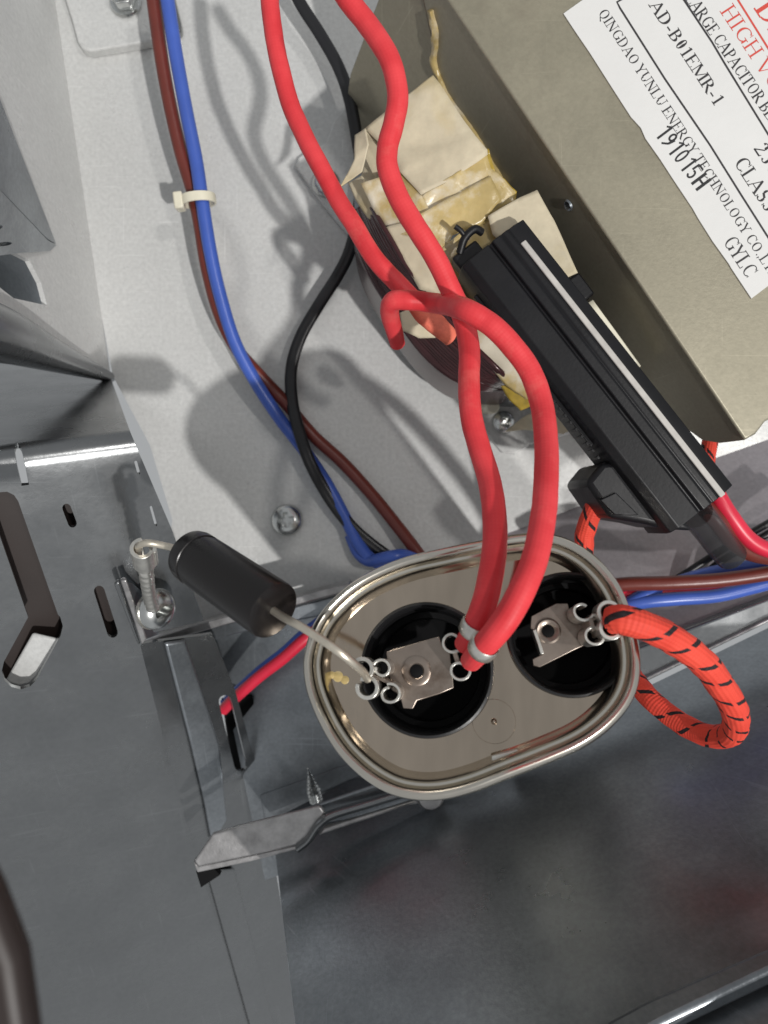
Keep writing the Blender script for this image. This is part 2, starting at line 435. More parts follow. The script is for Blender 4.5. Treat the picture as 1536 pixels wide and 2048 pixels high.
# folded front-left panel: back leaf + front leaf sharing a rounded fold
F0 = W(-120, 914, 0.0785); F1 = W(262, 868, 0.065)
P_bk = Pl(F0, F1, (222, 757, 0.0))
P_fr = Pl(F0, F1, (395, 1720, -0.002))
bm = bmesh.new()
vb = [bm.verts.new(P_bk.at(x, y)) for x, y in ((-120, 690), (222, 757))]
vf = [bm.verts.new(F1), bm.verts.new(F0)]
vr = [bm.verts.new(P_fr.at(x, y)) for x, y in ((345, 1062), (408, 1242), (300, 1266), (281, 1292), (338, 1520), (395, 1720), (450, 1890), (520, 2160), (-160, 2160))]
bm.faces.new([vb[0], vb[1], vf[0], vf[1]]); bm.faces.new([vf[1], vf[0]] + vr)
e = bm.edges.get(vf)
bmesh.ops.bevel(bm, geom=[e], offset=0.0045, segments=6, profile=0.5, affect='EDGES')
pan = finish('folded_panel', bm, M_panel, None, 0)
sm = pan.modifiers.new('s', 'SOLIDIFY'); sm.thickness = 0.001; sm.offset = -1
def slot(pl, x0, y0, x1, y1, wd, h=0.006, dp=0.014):
    a = Vector((x0, y0)); b = Vector((x1, y1)); d = (b - a).normalized(); n = Vector((-d.y, d.x)) * wd; out = []
    for c, s in ((a, 1), (b, -1)):
        for k in range(7):
            t = math.pi * (k / 6)
            q = c + (n * math.cos(t) - d * wd * math.sin(t)) * s
            out.append((q.x, q.y))
    return slab('c', [pl.at(x, y, h) for x, y in out], dp, None, None, 0)
cut(pan, [slot(P_bk, 22, 835, 48, 905, 9), slot(P_bk, 219, 842, 228, 866, 2.5), slot(P_fr, 138, 1043, 150, 1074, 9),
          slot(P_fr, 205, 1212, 232, 1296, 11), slot(P_fr, 281, 948, 287, 970, 3), slot(P_fr, 312, 1040, 322, 1076, 2.5),
          slot(P_fr, 10, 1040, 92, 1272, 30), slot(P_fr, 92, 1285, 42, 1376, 38)])
slab('lip', [P_fr.at(64, 1268, -0.0035), P_fr.at(132, 1284, -0.001), P_fr.at(126, 1345, -0.001), P_fr.at(64, 1440, -0.0045), P_fr.at(2, 1376, -0.0065)], 0.001, M_base, pan, 0.0005)  # pale slab added for the bright reflection inside the cutout
tag(pan, 'satin steel side panel folded at the top with punched slots, left of the diode', 'metal panel')
under = slab('left_wall', [P_fr.at(x, y, -0.007) for x, y in ((-160, 980), (250, 960), (262, 1300), (160, 1480), (-160, 1480))], 0.001, M_casing, None, 0); structure(under)  # sheet behind the slots, its dark brown paints their dim reflection
under2 = slab('left_wall', [P_bk.at(x, y, -0.006) for x, y in ((-160, 720), (180, 770), (215, 850), (80, 870), (-160, 890))], 0.001, M_dark, None, 0); structure(under2)
casing = slab('outer_casing', [W(x, y, 0.160) for x, y in ((-180, 1640), (-60, 1720), (-20, 1800), (30, 1930), (66, 2180), (-160, 2180))], 0.003, M_casing, None, 0.001, seg=3)
tag(casing, 'dark brown edge of the outer casing, blurred at the bottom left corner', 'casing')

# channel side wall (the long bands right of the folded panel)
P_side = Pl(P_fr.at(281, 1292), P_fr.at(395, 1720), W(545, 1700, -0.022))
side = slab('channel_wall', [P_side.at(x, y, -0.0006) for x, y in ((270, 1290), (300, 1285), (425, 1268), (470, 1380), (532, 1600), (545, 1700), (575, 1880), (612, 2160), (500, 2160), (380, 1760), (310, 1500))], 0.001, M_panel, None, 0)  # darker steel stands in for the capacitor's shadow on this wall
cut(side, [slot(P_side, 472, 1432, 502, 1560, 13)]); structure(side)
band = slab('channel_wall', [P_side.at(x, y, 0.0012) for x, y in ((330, 1288), (372, 1282), (440, 1490), (455, 1640), (425, 1690), (408, 1600), (380, 1480))], 0.0012, M_dark, None, 0.0006, seg=3); structure(band)
band2 = slab('channel_wall', [P_side.at(x, y, 0.0010) for x, y in ((415, 1745), (470, 1740), (575, 2160), (530, 2160))], 0.0012, M_panel, None, 0.0006, seg=3); structure(band2)  # same darkened steel, shadow put into the material
hb = slab('channel_wall', [P_side.at(x, y, -0.009) for x, y in ((446, 1400), (506, 1392), (522, 1582), (474, 1592))], 0.001, M_well, None, 0); structure(hb)  # black sheet added behind the slot to paint its dark opening

# bent edge strip of the base with its upright tab
tab = thing('edge_strip', 'raised steel edge strip with an upright tab, under the diode', 'steel strip')
def strip(name, pts_lo, pts_hi, t, m, parent, bev=0.00025):
    return slab(name, pts_lo + pts_hi[::-1], t, m, parent, bev)
lo = [W(x, y, 0.004) for x, y in ((287, 1297), (392, 1266), (560, 1222), (700, 1184))]
hi = [W(x, y, 0.018) for x, y in ((283, 1283), (385, 1250), (560, 1203), (700, 1166))]
slab('flange', hi + [W(x, y, 0.018) for x, y in ((700, 1182), (560, 1219), (388, 1267), (287, 1296))], 0.012, M_edge, tab, 0.0004)
slab('flange', [W(x, y, 0.008) for x, y in ((388, 1262), (560, 1222), (700, 1184), (700, 1222), (600, 1240), (470, 1268), (330, 1306))], 0.006, M_dark, tab, 0.0004)
slab('tab', [W(241, 1163, 0.058), W(253, 1160, 0.058), W(294, 1278, 0.046), W(284, 1290, 0.046)], 0.0012, M_edge, tab, 0.0003)
slab('tab', [W(253, 1162, 0.057), W(264, 1166, 0.052), W(285, 1182, 0.05), W(322, 1252, 0.038), W(318, 1270, 0.036), W(294, 1279, 0.044)], 0.0012, M_dark, tab, 0.0003)
slab('tab', [W(229, 1171, 0.0585), W(238, 1163, 0.0585), W(281, 1288, 0.0465), W(276, 1290, 0.0465)], 0.0012, M_panel, tab, 0.0003)

# front ledge: the strap with its joggle
led = thing('capacitor_strap', 'bent steel strap with a joggle running out from under the capacitor', 'steel strap')
zl = 0.034
slab('band', [W(x, y, zl) for x, y in ((388, 1722), (425, 1668), (470, 1655), (560, 1632), (640, 1612), (650, 1625), (618, 1672), (600, 1690), (500, 1712), (396, 1734))], 0.0015, M_edge, led, 0.0005, seg=3)
slab('band', [W(x, y, zl - 0.003) for x, y in ((386, 1722), (396, 1733), (500, 1711), (600, 1689), (606, 1697), (500, 1724), (394, 1746))], 0.003, M_edge, led, 0.0004)
tube('joggle', [(596, 1694, zl), (618, 1676, zl), (640, 1645, zl), (668, 1628, zl - 0.001), (740, 1606, zl - 0.002), (850, 1572, zl - 0.002)], 0.0011, M_panel, led, 8, 10, flat=2.2)
slab('band', [W(x, y, zl - 0.001) for x, y in ((636, 1672), (648, 1655), (740, 1628), (880, 1585), (880, 1602), (815, 1612), (740, 1638))], 0.0015, M_edge, led, 0.0005)
slab('band', [W(x, y, zl - 0.006) for x, y in ((600, 1622), (650, 1604), (780, 1560), (900, 1560), (880, 1590), (700, 1640), (650, 1650))], 0.0015, M_dark, led, 0.0005)
slab('end_notch', [W(x, y, zl - 0.0075) for x, y in ((392, 1742), (425, 1735), (440, 1750), (402, 1775))], 0.002, M_well, led, 0)
lathe('foot', [(0, 0.003), (0.0028, 0.0025), (0.0036, 0.001), (0.0038, -0.002), (0, -0.002)], M_edge, frame(W(860, 1588, 0.033), (0, 0, 1)), led, 24)

# mounting plate at the top left with a nut
mp = thing('mounting_plate', 'bright steel mounting plate in a rounded recess at the top left', 'mounting plate')
slab('plate', [W(x, y, 0.0035) for x, y in ((112, -60), (130, 0), (143, 40), (155, 84), (164, 97), (180, 102), (240, 92), (302, 82), (312, 60), (315, -60))], 0.0035, M_base, mp, 0.0006, seg=3)
slab('tongue', [W(x, y, 0.003) for x, y in ((312, -60), (335, -60), (361, 45), (362, 60), (354, 68), (340, 69), (312, 30))], 0.003, M_panel, mp, 0.0006, seg=3)
nut = thing('flange_nut', 'plated nut on a threaded stud on the top left mounting plate', 'nut')
fr = frame(W(252, 6, 0.0037), (0, 0, 1))
lathe('washer', [(0.0, 0.0), (0.0044, 0.0), (0.0046, 0.0006), (0.0042, 0.0012), (0.0, 0.0012)], M_screw, fr, nut, 32)
hexo = [(0.0036 * math.cos(math.radians(60 * k + 10)), 0.0036 * math.sin(math.radians(60 * k + 10))) for k in range(6)]
prism('hexagon', hexo, 0.0012, 0.0045, M_screw, fr, nut, 0.0003)
lathe('stud', [(0.0, 0.0082)] + [(0.0015 + 0.0003 * (k % 2), 0.008 - 0.0004 * k) for k in range(12)] + [(0.0, 0.003)], M_screw, fr, nut, 20)

# ------------------------------------------------------------ screws
def pan_screw(name, label, c, axis, r, hgt, rot=0.0, cross=True, slot_only=False):
    t = thing(name, label, 'screw')
    fr = frame(c, axis)
    bm = bmesh.new(); nr, ns = 30, 64; rows = []
    for i in range(nr + 1):
        q = i / nr; row = []
        for k in range(ns if i else 1):
            a = 2 * math.pi * k / ns
            x, y = q * math.cos(a), q * math.sin(a)
            h = hgt * (1 - q ** 2.6) ** 0.6 if q < 1 else 0.0
            u, v = x * math.cos(rot) + y * math.sin(rot), -x * math.sin(rot) + y * math.cos(rot)
            if cross:
                wdt = 0.15 * (1 - 0.25 * max(abs(u), abs(v)))
                ins = (abs(u) < 0.47 and abs(v) < wdt) or (not slot_only and abs(v) < 0.47 and abs(u) < wdt) or u * u + v * v < 0.045
                if ins: h -= hgt * 0.95
            row.append(bm.verts.new(fr @ Vector((x * r, y * r, h))))
        rows.append(row)
    for i in range(nr):
        for k in range(ns):
            j = (k + 1) % ns
            if i == 0: bm.faces.new((rows[0][0], rows[1][k], rows[1][j]))
            else: bm.faces.new((rows[i][k], rows[i + 1][k], rows[i + 1][j], rows[i][j]))
    finish('head', bm, M_screw, t, 40)
    lathe('shank', [(r * 0.98, 0.0), (r * 0.98, -0.0004), (r * 0.45, -0.0005), (r * 0.42, -0.003), (0, -0.0032)], M_screw, fr, t, 24)
    return t
pan_screw('phillips_screw', 'domed cross head screw in the shaded base sheet near the blue wire', W(574, 1040, 0.0006), (0.0, 0.05, 1), 0.0047, 0.0022, 0.15)
pan_screw('phillips_screw', 'shiny screw in the transformer foot below the red wire crossing', W(1008, 845, 0.0026), (0.15, -0.1, 1), 0.0034, 0.002, 0.5)
pan_screw('phillips_screw', 'screw in the upper transformer foot half hidden by a red wire', W(652, 366, 0.0026), (0.1, 0, 1), 0.0042, 0.0024, 0.3, cross=False)
pan_screw('phillips_screw', 'bolt head clamping the ring terminal to the upright tab', W(314, 1218, 0.051), (0.93, -0.12, 0.62), 0.0047, 0.0028, 0.2, slot_only=True)

# threaded screw tip poking up in the channel
tip = thing('self_tapping_screw', 'pointed threaded tip of a screw sticking up left of the capacitor', 'screw')
a, b = W(632, 1600, 0.012), W(616, 1538, 0.026)
fr = frame(a, b - a); ln = (b - a).length
prof = [(0, 0)]
for k in range(29):
    q = k / 28
    prof.append(((0.0019 if k % 3 == 1 else 0.0012) * (1 - 0.9 * max(0, q - 0.35) / 0.65), ln * q))
prof.append((0, ln * 1.04))
lathe('thread', prof, M_screw, fr, tip, 20, 25)

# ------------------------------------------------------------ capacitor
cap = thing('oval_capacitor', 'oval metal capacitor with two black terminal wells seen from above', 'capacitor')
Cc = W(945, 1335, 0.100)
nC = (Vector((0, 0, D)) - Cc).normalized()
P_cap = Pl(Cc, Cc + nC.orthogonal(), Cc + nC.cross(nC.orthogonal()))
FR = frame(Cc, nC)
FRI = FR.inverted()
def cl(px, py, h=0.0):
    """local coordinates on the lid plane"""
    v = FRI @ P_cap.at(px, py, h); return (v.x, v.y)
UNIT = (Vector(cl(946, 1335)) - Vector(cl(945, 1335))).length    # one photograph pixel on the lid
rimpx = [(605, 1300), (625, 1242), (665, 1192), (722, 1148), (800, 1113), (880, 1093), (960, 1077), (1030, 1065), (1088, 1062), (1143, 1076), (1197, 1111), (1242, 1165),
         (1271, 1235), (1286, 1305), (1283, 1366), (1262, 1417), (1222, 1463), (1170, 1500), (1100, 1531), (1020, 1562), (950, 1589), (890, 1604), (835, 1606),
         (780, 1594), (725, 1562), (676, 1515), (640, 1460), (612, 1395), (602, 1345)]
outl = [Vector(p) for p in catmull([cl(*p) for p in rimpx], 5, True)]
if sum(a.x * b.y - b.x * a.y for a, b in zip(outl, outl[1:] + outl[:1])) < 0: outl.reverse()
def inset(poly, d):
    n = len(poly); out = []
    for i, p in enumerate(poly):
        t = (poly[(i + 2) % n] - poly[i - 2]).normalized()
        out.append(p + Vector((-t.y, t.x)) * d)
    return out
def sweep(name, prof, m, parent, fill=None):
    bm = bmesh.new(); rows = []
    for d, h in prof:
        rows.append([bm.verts.new(FR @ Vector((q.x, q.y, h))) for q in inset(outl, d)])
    n = len(outl)
    for a, b in zip(rows, rows[1:]):
        for k in range(n):
            j = (k + 1) % n; bm.faces.new((a[k], a[j], b[j], b[k]))
    if fill == 'last': bm.faces.new(rows[-1])
    if fill == 'first': bm.faces.new(rows[0])
    return finish(name, bm, m, parent, 45)
sweep('can', [(0.0030, -0.078), (0.0014, -0.0765), (0.0012, -0.074), (0.0012, -0.008), (0.0016, -0.006)], M_rim, cap, 'first')
sweep('rim', [(0.0014, -0.0065), (0.0002, -0.0052), (0.0, -0.002), (0.0002, -0.0008), (0.0006, -0.0002), (0.0011, 0.0), (0.0016, -0.0003), (0.0019, -0.0012),
              (0.0021, -0.0022), (0.0025, -0.0023), (0.0028, -0.0018), (0.0031, -0.0023), (0.0033, -0.0046), (0.0037, -0.0056)], M_rim, cap)
LH = -0.0056
cups = [(cl(852, 1338, -0.003), 137 * UNIT * 1.03), (cl(1142, 1267, -0.003), 126 * UNIT * 1.03)]
bm = bmesh.new(); edges = []
def loop(pts, h):
    vs = [bm.verts.new(FR @ Vector((x, y, h))) for x, y in pts]
    return [bm.edges.new((vs[i], vs[(i + 1) % len(vs)])) for i in range(len(vs))]
edges += loop([(q.x, q.y) for q in inset(outl, 0.0036)], LH)
for (cx_, cy_), r in cups:
    edges += loop([(cx_ + r * 0.97 * math.cos(k * math.pi / 32), cy_ + r * 0.97 * math.sin(k * math.pi / 32)) for k in range(64)], LH)
bmesh.ops.triangle_fill(bm, use_beauty=True, use_dissolve=False, edges=edges)
lid = finish('lid', bm, M_tin, cap, 0)
for (cx_, cy_), r in cups:
    fr = FR @ Matrix.Translation((cx_, cy_, 0))
    lathe('terminal_well', [(r * 1.0, LH - 0.001), (r * 1.0, LH + 0.0012), (r * 0.985, LH + 0.0019), (r * 0.95, LH + 0.0021), (r * 0.925, LH + 0.0017), (r * 0.915, LH + 0.0008),
                            (r * 0.905, -0.0062)], M_ins, fr, cap, 72)
    lathe('well_cavity', [(r * 0.906, -0.0061), (r * 0.89, -0.0066), (r * 0.885, -0.0105), (r * 0.80, -0.0107), (r * 0.79, -0.0140), (0.0, -0.0140)], M_well, fr, cap, 72)  # blacker than the ring above, recess shade put into the colour
fr = FR @ Matrix.Translation((*cl(990, 1448), LH))
lathe('weld_spot', [(0.0, 0.0011), (0.0003, 0.0009), (0.0005, 0.0003), (0.0024, 0.00022), (0.0034, 0.00012), (0.0036, -0.0003)], M_tin, fr, cap, 32)
fr = FR @ Matrix.Translation((*cl(1012, 1522), LH + 0.0014))
prism('weld_tab', [(-0.0020, -0.0007), (0.0022, 0.0004), (0.0020, 0.0014), (-0.0021, 0.0003)], 0, 0.0008, M_clip, fr, cap, 0.0002)

for qx, qy, qr in ((676, 1353, 0.0009), (664, 1350, 0.0006), (690, 1360, 0.0007)):
    lathe('flux_spot', [(0.0, 0.0002), (qr * 0.6, 0.00016), (qr, 0.00005), (qr * 1.02, -0.0002)], M_film, FR @ Matrix.Translation((*cl(qx, qy, LH), LH)), cap, 14)
def cp(pts, h): return [cl(x, y, h) for x, y in pts]
# terminal plates
TH = -0.0040
tp = prism('terminal', cp([(772, 1303), (878, 1272), (884, 1290), (900, 1300), (908, 1376), (880, 1388), (860, 1394), (834, 1402), (826, 1418), (806, 1417), (800, 1392), (782, 1380), (776, 1340)], TH), TH - 0.0007, TH, M_brass, FR, cap, 0.00015)
fr = FR @ Matrix.Translation((*cl(833, 1342, TH), TH))
lathe('rivet', [(0.0024, -0.0001), (0.0024, 0.0002), (0.0021, 0.00035), (0.0013, 0.0003), (0.0011, 0.0001)], M_brass, fr, cap, 32)
lathe('rivet', [(0.00108, 0.00012), (0.0010, 0.00016), (0.0, 0.00016)], M_well, fr, cap, 24)  # black disc painting the darkness of the rivet's hole
tp2 = prism('terminal', cp([(1062, 1232), (1112, 1206), (1136, 1206), (1140, 1222), (1165, 1240), (1178, 1268), (1172, 1290), (1150, 1300), (1080, 1335), (1066, 1332), (1064, 1318), (1086, 1308), (1074, 1262), (1060, 1258)], TH - 0.003), TH - 0.0037, TH - 0.003, M_brass, FR, cap, 0.00015)
fr = FR @ Matrix.Translation((*cl(1096, 1262, TH - 0.003), TH - 0.003))
lathe('rivet', [(0.0021, -0.0001), (0.0021, 0.0002), (0.0018, 0.0004), (0.0012, 0.0003), (0.0010, 0.0001)], M_brass, fr, cap, 32)
lathe('rivet', [(0.00099, 0.00012), (0.0009, 0.00016), (0.0, 0.00016)], M_well, fr, cap, 24)  # black disc again, hole shade painted on
ribbon_prism('terminal_tab', cp([(1068, 1260), (1078, 1288), (1084, 1308)], TH), 0.00055, TH - 0.004, TH + 0.0008, M_clip, FR, cap)
# tongues standing up from the terminal plates into the push-on connectors
ribbon_prism('terminal_tab', cp([(752, 1342), (772, 1362), (782, 1368)], 0), 0.0006, TH, 0.0005, M_brass, FR, cap)
ribbon_prism('terminal_tab', cp([(908, 1300), (916, 1326)], 0), 0.0007, TH, 0.001, M_brass, FR, cap)
ribbon_prism('terminal_tab', cp([(1178, 1236), (1186, 1262)], 0), 0.0007, TH - 0.003, 0.001, M_brass, FR, cap)

def connector(curls, web, barrel, h0, h1, parent, bw=0.0006):
    """female push-on connector seen along its axis: two rolled edges, a web and a wire barrel"""
    for (x, y, rpx, a0, a1) in curls:
        c = cl(x, y, h1); ribbon_prism('rolled_edge', curl(c[0], c[1], rpx * UNIT, a0 - 40, a1 + 10), 0.00042, h0, h1, M_clip, FR, parent)
    for pts in web: ribbon_prism('connector_web', cp(pts, h1), 0.0005, h0, h1 - 0.0008, M_brass, FR, parent)
    for (x, y, rpx, a0, a1, g0, g1) in barrel:
        c = cl(x, y, g1); ribbon_prism('crimp_barrel', arc(c[0], c[1], rpx * UNIT, a0, a1), bw, g0, g1, M_clip, FR, parent)

# ------------------------------------------------------------ diode
dio = thing('high_voltage_diode', 'black cylindrical diode with stiff wire leads beside the oval capacitor', 'diode')
da, db = W(380, 1108, 0.090), W(548, 1222, 0.1035)
ax = (db - da).normalized(); ln = (db - da).length
fr = frame(da, ax)
rd = 0.0046
lathe('body', [(0, 0), (rd * 0.84, 0.0), (rd * 0.95, 0.0004), (rd * 1.0, 0.0014), (rd * 1.0, 0.0030), (rd * 0.965, 0.0031), (rd * 0.965, 0.0039), (rd * 1.0, 0.0040),
               (rd * 1.0, ln - 0.0006), (rd * 0.97, ln - 0.0001), (rd * 0.92, ln), (rd * 0.15, ln - 0.0002), (0, ln - 0.0002)], M_diode, fr, dio, 64, 30)
tube('lead', [tuple(db - ax * 0.001), tuple(db + ax * 0.002), tuple(W(610, 1258, 0.1085)), tuple(W(680, 1305, 0.111)), tuple(W(722, 1340, 0.108)), tuple(W(735, 1358, 0.103))], 0.00062, M_lead, dio, 8, 12, world=True)
tube('lead', [tuple(da + ax * 0.001), tuple(da - ax * 0.0012), tuple(W(322, 1090, 0.0895)), tuple(W(292, 1086, 0.090)), tuple(W(278, 1092, 0.0885)), tuple(W(277, 1104, 0.085)), tuple(W(279, 1112, 0.081))], 0.00062, M_lead, dio, 8, 12, world=True)
con = connector([(762, 1336, 17, -150, 150), (780, 1386, 19, -220, 100)], [[(746, 1352), (764, 1360), (778, 1366)]],
                [(724, 1338, 20, -100, 150, -0.001, 0.0035), (734, 1375, 20, -200, 95, -0.001, 0.0035)], -0.004, 0.002, dio)
# ring terminal on the other end
rt = thing('ring_terminal', 'crimped ring terminal joining the diode lead to the upright tab', 'terminal')
ta, tb = W(285, 1102, 0.0865), W(290, 1130, 0.0815)
fr = frame(ta, ta - tb)
ribbon_prism('crimp_barrel', arc(0, 0, 0.0017, 100, 350), 0.0007, -0.0050, 0.0012, M_clip, fr, rt)
ribbon_prism('crimp_barrel', arc(0.0004, 0.0002, 0.0016, -20, 75), 0.0007, -0.0048, 0.0006, M_clip, fr, rt)
tube('neck', [(290, 1128, 0.080), (293, 1150, 0.076), (296, 1172, 0.071), (300, 1196, 0.065), (306, 1216, 0.060)], 0.0013, M_clip, rt, 8, 12, prof=lambda a, v: 1 + 0.12 * math.sin(v * 2600))
lathe('ring', [(0.0022, -0.0004), (0.0044, -0.0004), (0.0044, 0.0004), (0.0022, 0.0004), (0.0022, -0.0004)], M_clip, frame(W(306, 1220, 0.0508), (0.93, -0.12, 0.62)), rt, 32)

# ------------------------------------------------------------ high-voltage wires
rw = thing('red_sleeved_wire', 'red sleeved wire curving from the top down to the transformer winding', 'wire', group='red sleeved wires')
tube('sleeve', [(536, -60, 0.064), (541, 20, 0.064), (552, 95, 0.064), (578, 200, 0.064), (610, 275, 0.065), (642, 335, 0.066), (676, 400, 0.066), (708, 450, 0.066), (748, 515, 0.066), (800, 572, 0.065), (832, 604, 0.064)], 0.0019, M_red, rw, 12, 20, wob=0.0001, rough=0.03)
tube('sleeve_end', [(826, 598, 0.0638, 1.02), (850, 628, 0.063, 1.08), (880, 656, 0.062, 1.05), (902, 676, 0.060, 0.9)], 0.0020, M_salmon, rw, 8, 20, flat=0.8, rough=0.12)
rw2 = thing('red_sleeved_wire', 'red sleeved wire running over the cream paper down to the capacitor', 'wire', group='red sleeved wires')
tube('sleeve', [(655, -70, 0.083), (692, -6, 0.083), (735, 48, 0.083), (778, 115, 0.084), (796, 185, 0.084), (789, 240, 0.084), (775, 295, 0.084), (776, 340, 0.084), (800, 400, 0.084), (836, 460, 0.084), (872, 520, 0.083), (900, 575, 0.082), (924, 630, 0.081),
                (938, 690, 0.083), (938, 760, 0.086), (942, 830, 0.089), (958, 890, 0.091), (976, 950, 0.094), (987, 1010, 0.098), (990, 1080, 0.101), (982, 1150, 0.104), (966, 1215, 0.106), (946, 1262, 0.1055, 0.95), (930, 1290, 0.1025, 0.85)], 0.0019, M_red, rw2, 10, 20, wob=0.00012, rough=0.03)
rw3 = thing('red_sleeved_wire', 'red sleeved wire hooked at one end that loops right and down to the capacitor', 'wire', group='red sleeved wires')
tube('sleeve', [(795, 688, 0.058, 0.85), (788, 660, 0.062, 0.95), (779, 625, 0.068), (786, 603, 0.072), (815, 601, 0.073), (870, 606, 0.074), (925, 617, 0.090), (975, 645, 0.092), (1022, 690, 0.092), (1060, 742, 0.092), (1082, 805, 0.093), (1092, 880, 0.097), (1092, 960, 0.102),
                (1086, 1040, 0.106), (1070, 1115, 0.109), (1042, 1185, 0.111), (1004, 1250, 0.111), (966, 1294, 0.1085, 0.95), (942, 1322, 0.1035, 0.85)], 0.0019, M_red, rw3, 10, 20, wob=0.00012, rough=0.03)
connector([(905, 1286, 19, 20, 300), (921, 1341, 19, 60, 380)], [[(906, 1302), (918, 1326)]], [], -0.004, 0.0015, rw2)
def crimp(px, py, z, dirv, r, parent, wd=0.0011):
    fr = frame(W(px, py, z), dirv)
    lathe('crimp_barrel', [(r * 0.98, -wd), (r * 1.06, -wd * 0.8), (r * 1.10, 0), (r * 1.06, wd * 0.8), (r * 0.98, wd)], M_clip, fr, parent, 28)
crimp(949, 1256, 0.1056, W(930, 1290, 0.1025) - W(966, 1215, 0.106), 0.00205, rw2)
crimp(967, 1294, 0.1084, W(942, 1322, 0.1035) - W(1004, 1250, 0.111), 0.0020, rw3)

ow = thing('orange_braided_wire', 'orange braided wire with black tracer looping right from the capacitor', 'wire')
tube('sleeve', [(1222, 1240, 0.1045, 0.9), (1245, 1238, 0.106), (1290, 1252, 0.106), (1345, 1277, 0.104), (1395, 1316, 0.101), (1437, 1362, 0.097), (1465, 1412, 0.092), (1472, 1452, 0.085), (1446, 1472, 0.077), (1400, 1466, 0.071), (1345, 1434, 0.066), (1300, 1396, 0.062),
                (1250, 1330, 0.054), (1205, 1240, 0.046), (1172, 1150, 0.043), (1168, 1080, 0.045), (1186, 1020, 0.049), (1215, 975, 0.052)], 0.0022, M_orange, ow, 14, 24, wob=0.0002, rough=0.09)
connector([(1168, 1222, 19, 100, 330), (1190, 1271, 18, 30, 330)], [[(1176, 1240), (1198, 1236), (1212, 1240)], [(1180, 1236), (1188, 1256)]],
          [(1218, 1224, 19, 40, 270, -0.001, 0.004), (1222, 1256, 19, 90, 320, -0.001, 0.004)], -0.006, 0.001, ow)

# ------------------------------------------------------------ mains wires
bw = thing('brown_wire', 'brown wire from the top edge down behind the capacitor', 'wire')
tube('insulation', [(300, -60, 0.026), (307, 0, 0.024), (322, 110, 0.022), (340, 210, 0.020), (362, 305, 0.018), (386, 385, 0.017), (400, 450, 0.0165), (415, 540, 0.015), (440, 630, 0.013), (475, 700, 0.011), (520, 752, 0.008), (570, 805, 0.006), (625, 870, 0.004), (685, 925, 0.003), (740, 985, 0.003), (785, 1040, 0.004), (835, 1105, 0.006), (880, 1170, 0.006)], 0.00185, M_brown, bw, 8, 16)
blw = thing('blue_wire', 'blue wire tied to the brown one and running down behind the capacitor', 'wire')
tube('insulation', [(326, -60, 0.028), (335, 0, 0.026), (352, 110, 0.024), (372, 220, 0.022), (392, 320, 0.020), (404, 400, 0.0195), (420, 500, 0.018), (440, 590, 0.016), (470, 685, 0.013), (512, 765, 0.010), (560, 838, 0.007), (608, 900, 0.005), (652, 965, 0.004), (690, 1035, 0.004), (718, 1090, 0.005), (748, 1122, 0.007), (790, 1128, 0.007)], 0.00185, M_blue, blw, 8, 16)
blw2 = thing('blue_wire', 'short length of blue wire tucked against the upper left of the capacitor rim', 'wire')
tube('insulation', [(700, 1070, 0.003), (716, 1106, 0.004), (738, 1122, 0.007), (758, 1118, 0.010), (786, 1112, 0.012), (815, 1112, 0.010), (870, 1140, 0.004)], 0.0017, M_blue, blw2, 8, 14)
bk = thing('black_twin_wire', 'black flat twin wire passing behind the cream paper and down to the capacitor', 'wire')
tube('insulation', [(575, -60, 0.012), (597, 0, 0.011), (640, 68, 0.010), (675, 130, 0.010), (697, 190, 0.010), (712, 265, 0.009), (722, 340, 0.007), (716, 430, 0.006), (700, 500, 0.006), (676, 550, 0.006), (640, 606, 0.006), (602, 672, 0.006), (583, 735, 0.006), (584, 800, 0.007), (598, 862, 0.008), (622, 930, 0.007), (664, 1004, 0.005), (712, 1062, 0.005), (775, 1112, 0.004), (850, 1160, 0.003)],
     0.00175, M_black, bk, 8, 20, flat=0.5, prof=lambda a, v: 0.72 + 0.28 * abs(math.sin(a)) if abs(math.sin(a)) > 0.12 else 0.62)
tie = thing('cable_tie', 'pale nylon cable tie round the brown and blue wires', 'cable tie')
fr = frame(W(397, 400, 0.0187), W(404, 430, 0.018) - W(396, 372, 0.019), (1, 0, 0))
band_ = [(0.0044 * math.cos(2 * math.pi * k / 28), 0.0038 * math.sin(2 * math.pi * k / 28)) for k in range(29)]
ribbon_prism('strap', band_, 0.0006, -0.0012, 0.0012, M_nylon, fr, tie)
prism('head', [(-0.0064, -0.0016), (-0.0040, -0.0018), (-0.0036, 0.0026), (-0.0062, 0.0026)], -0.0022, 0.0022, M_nylon, fr, tie, 0.0005)

pw = thing('red_wire', 'red insulated wire emerging from the slotted channel wall left of the capacitor', 'wire')
tube('insulation', [(446, 1420, 0.006), (470, 1396, 0.008), (520, 1352, 0.010), (565, 1318, 0.012), (610, 1278, 0.013), (660, 1240, 0.012)], 0.00165, M_pink, pw, 8, 16)
pw2 = thing('blue_wire', 'thin blue wire lying along the red one left of the capacitor', 'wire')
tube('insulation', [(448, 1406, 0.004), (475, 1380, 0.006), (522, 1338, 0.008), (566, 1304, 0.010), (610, 1264, 0.011), (660, 1226, 0.010)], 0.0013, M_blue, pw2, 8, 14)

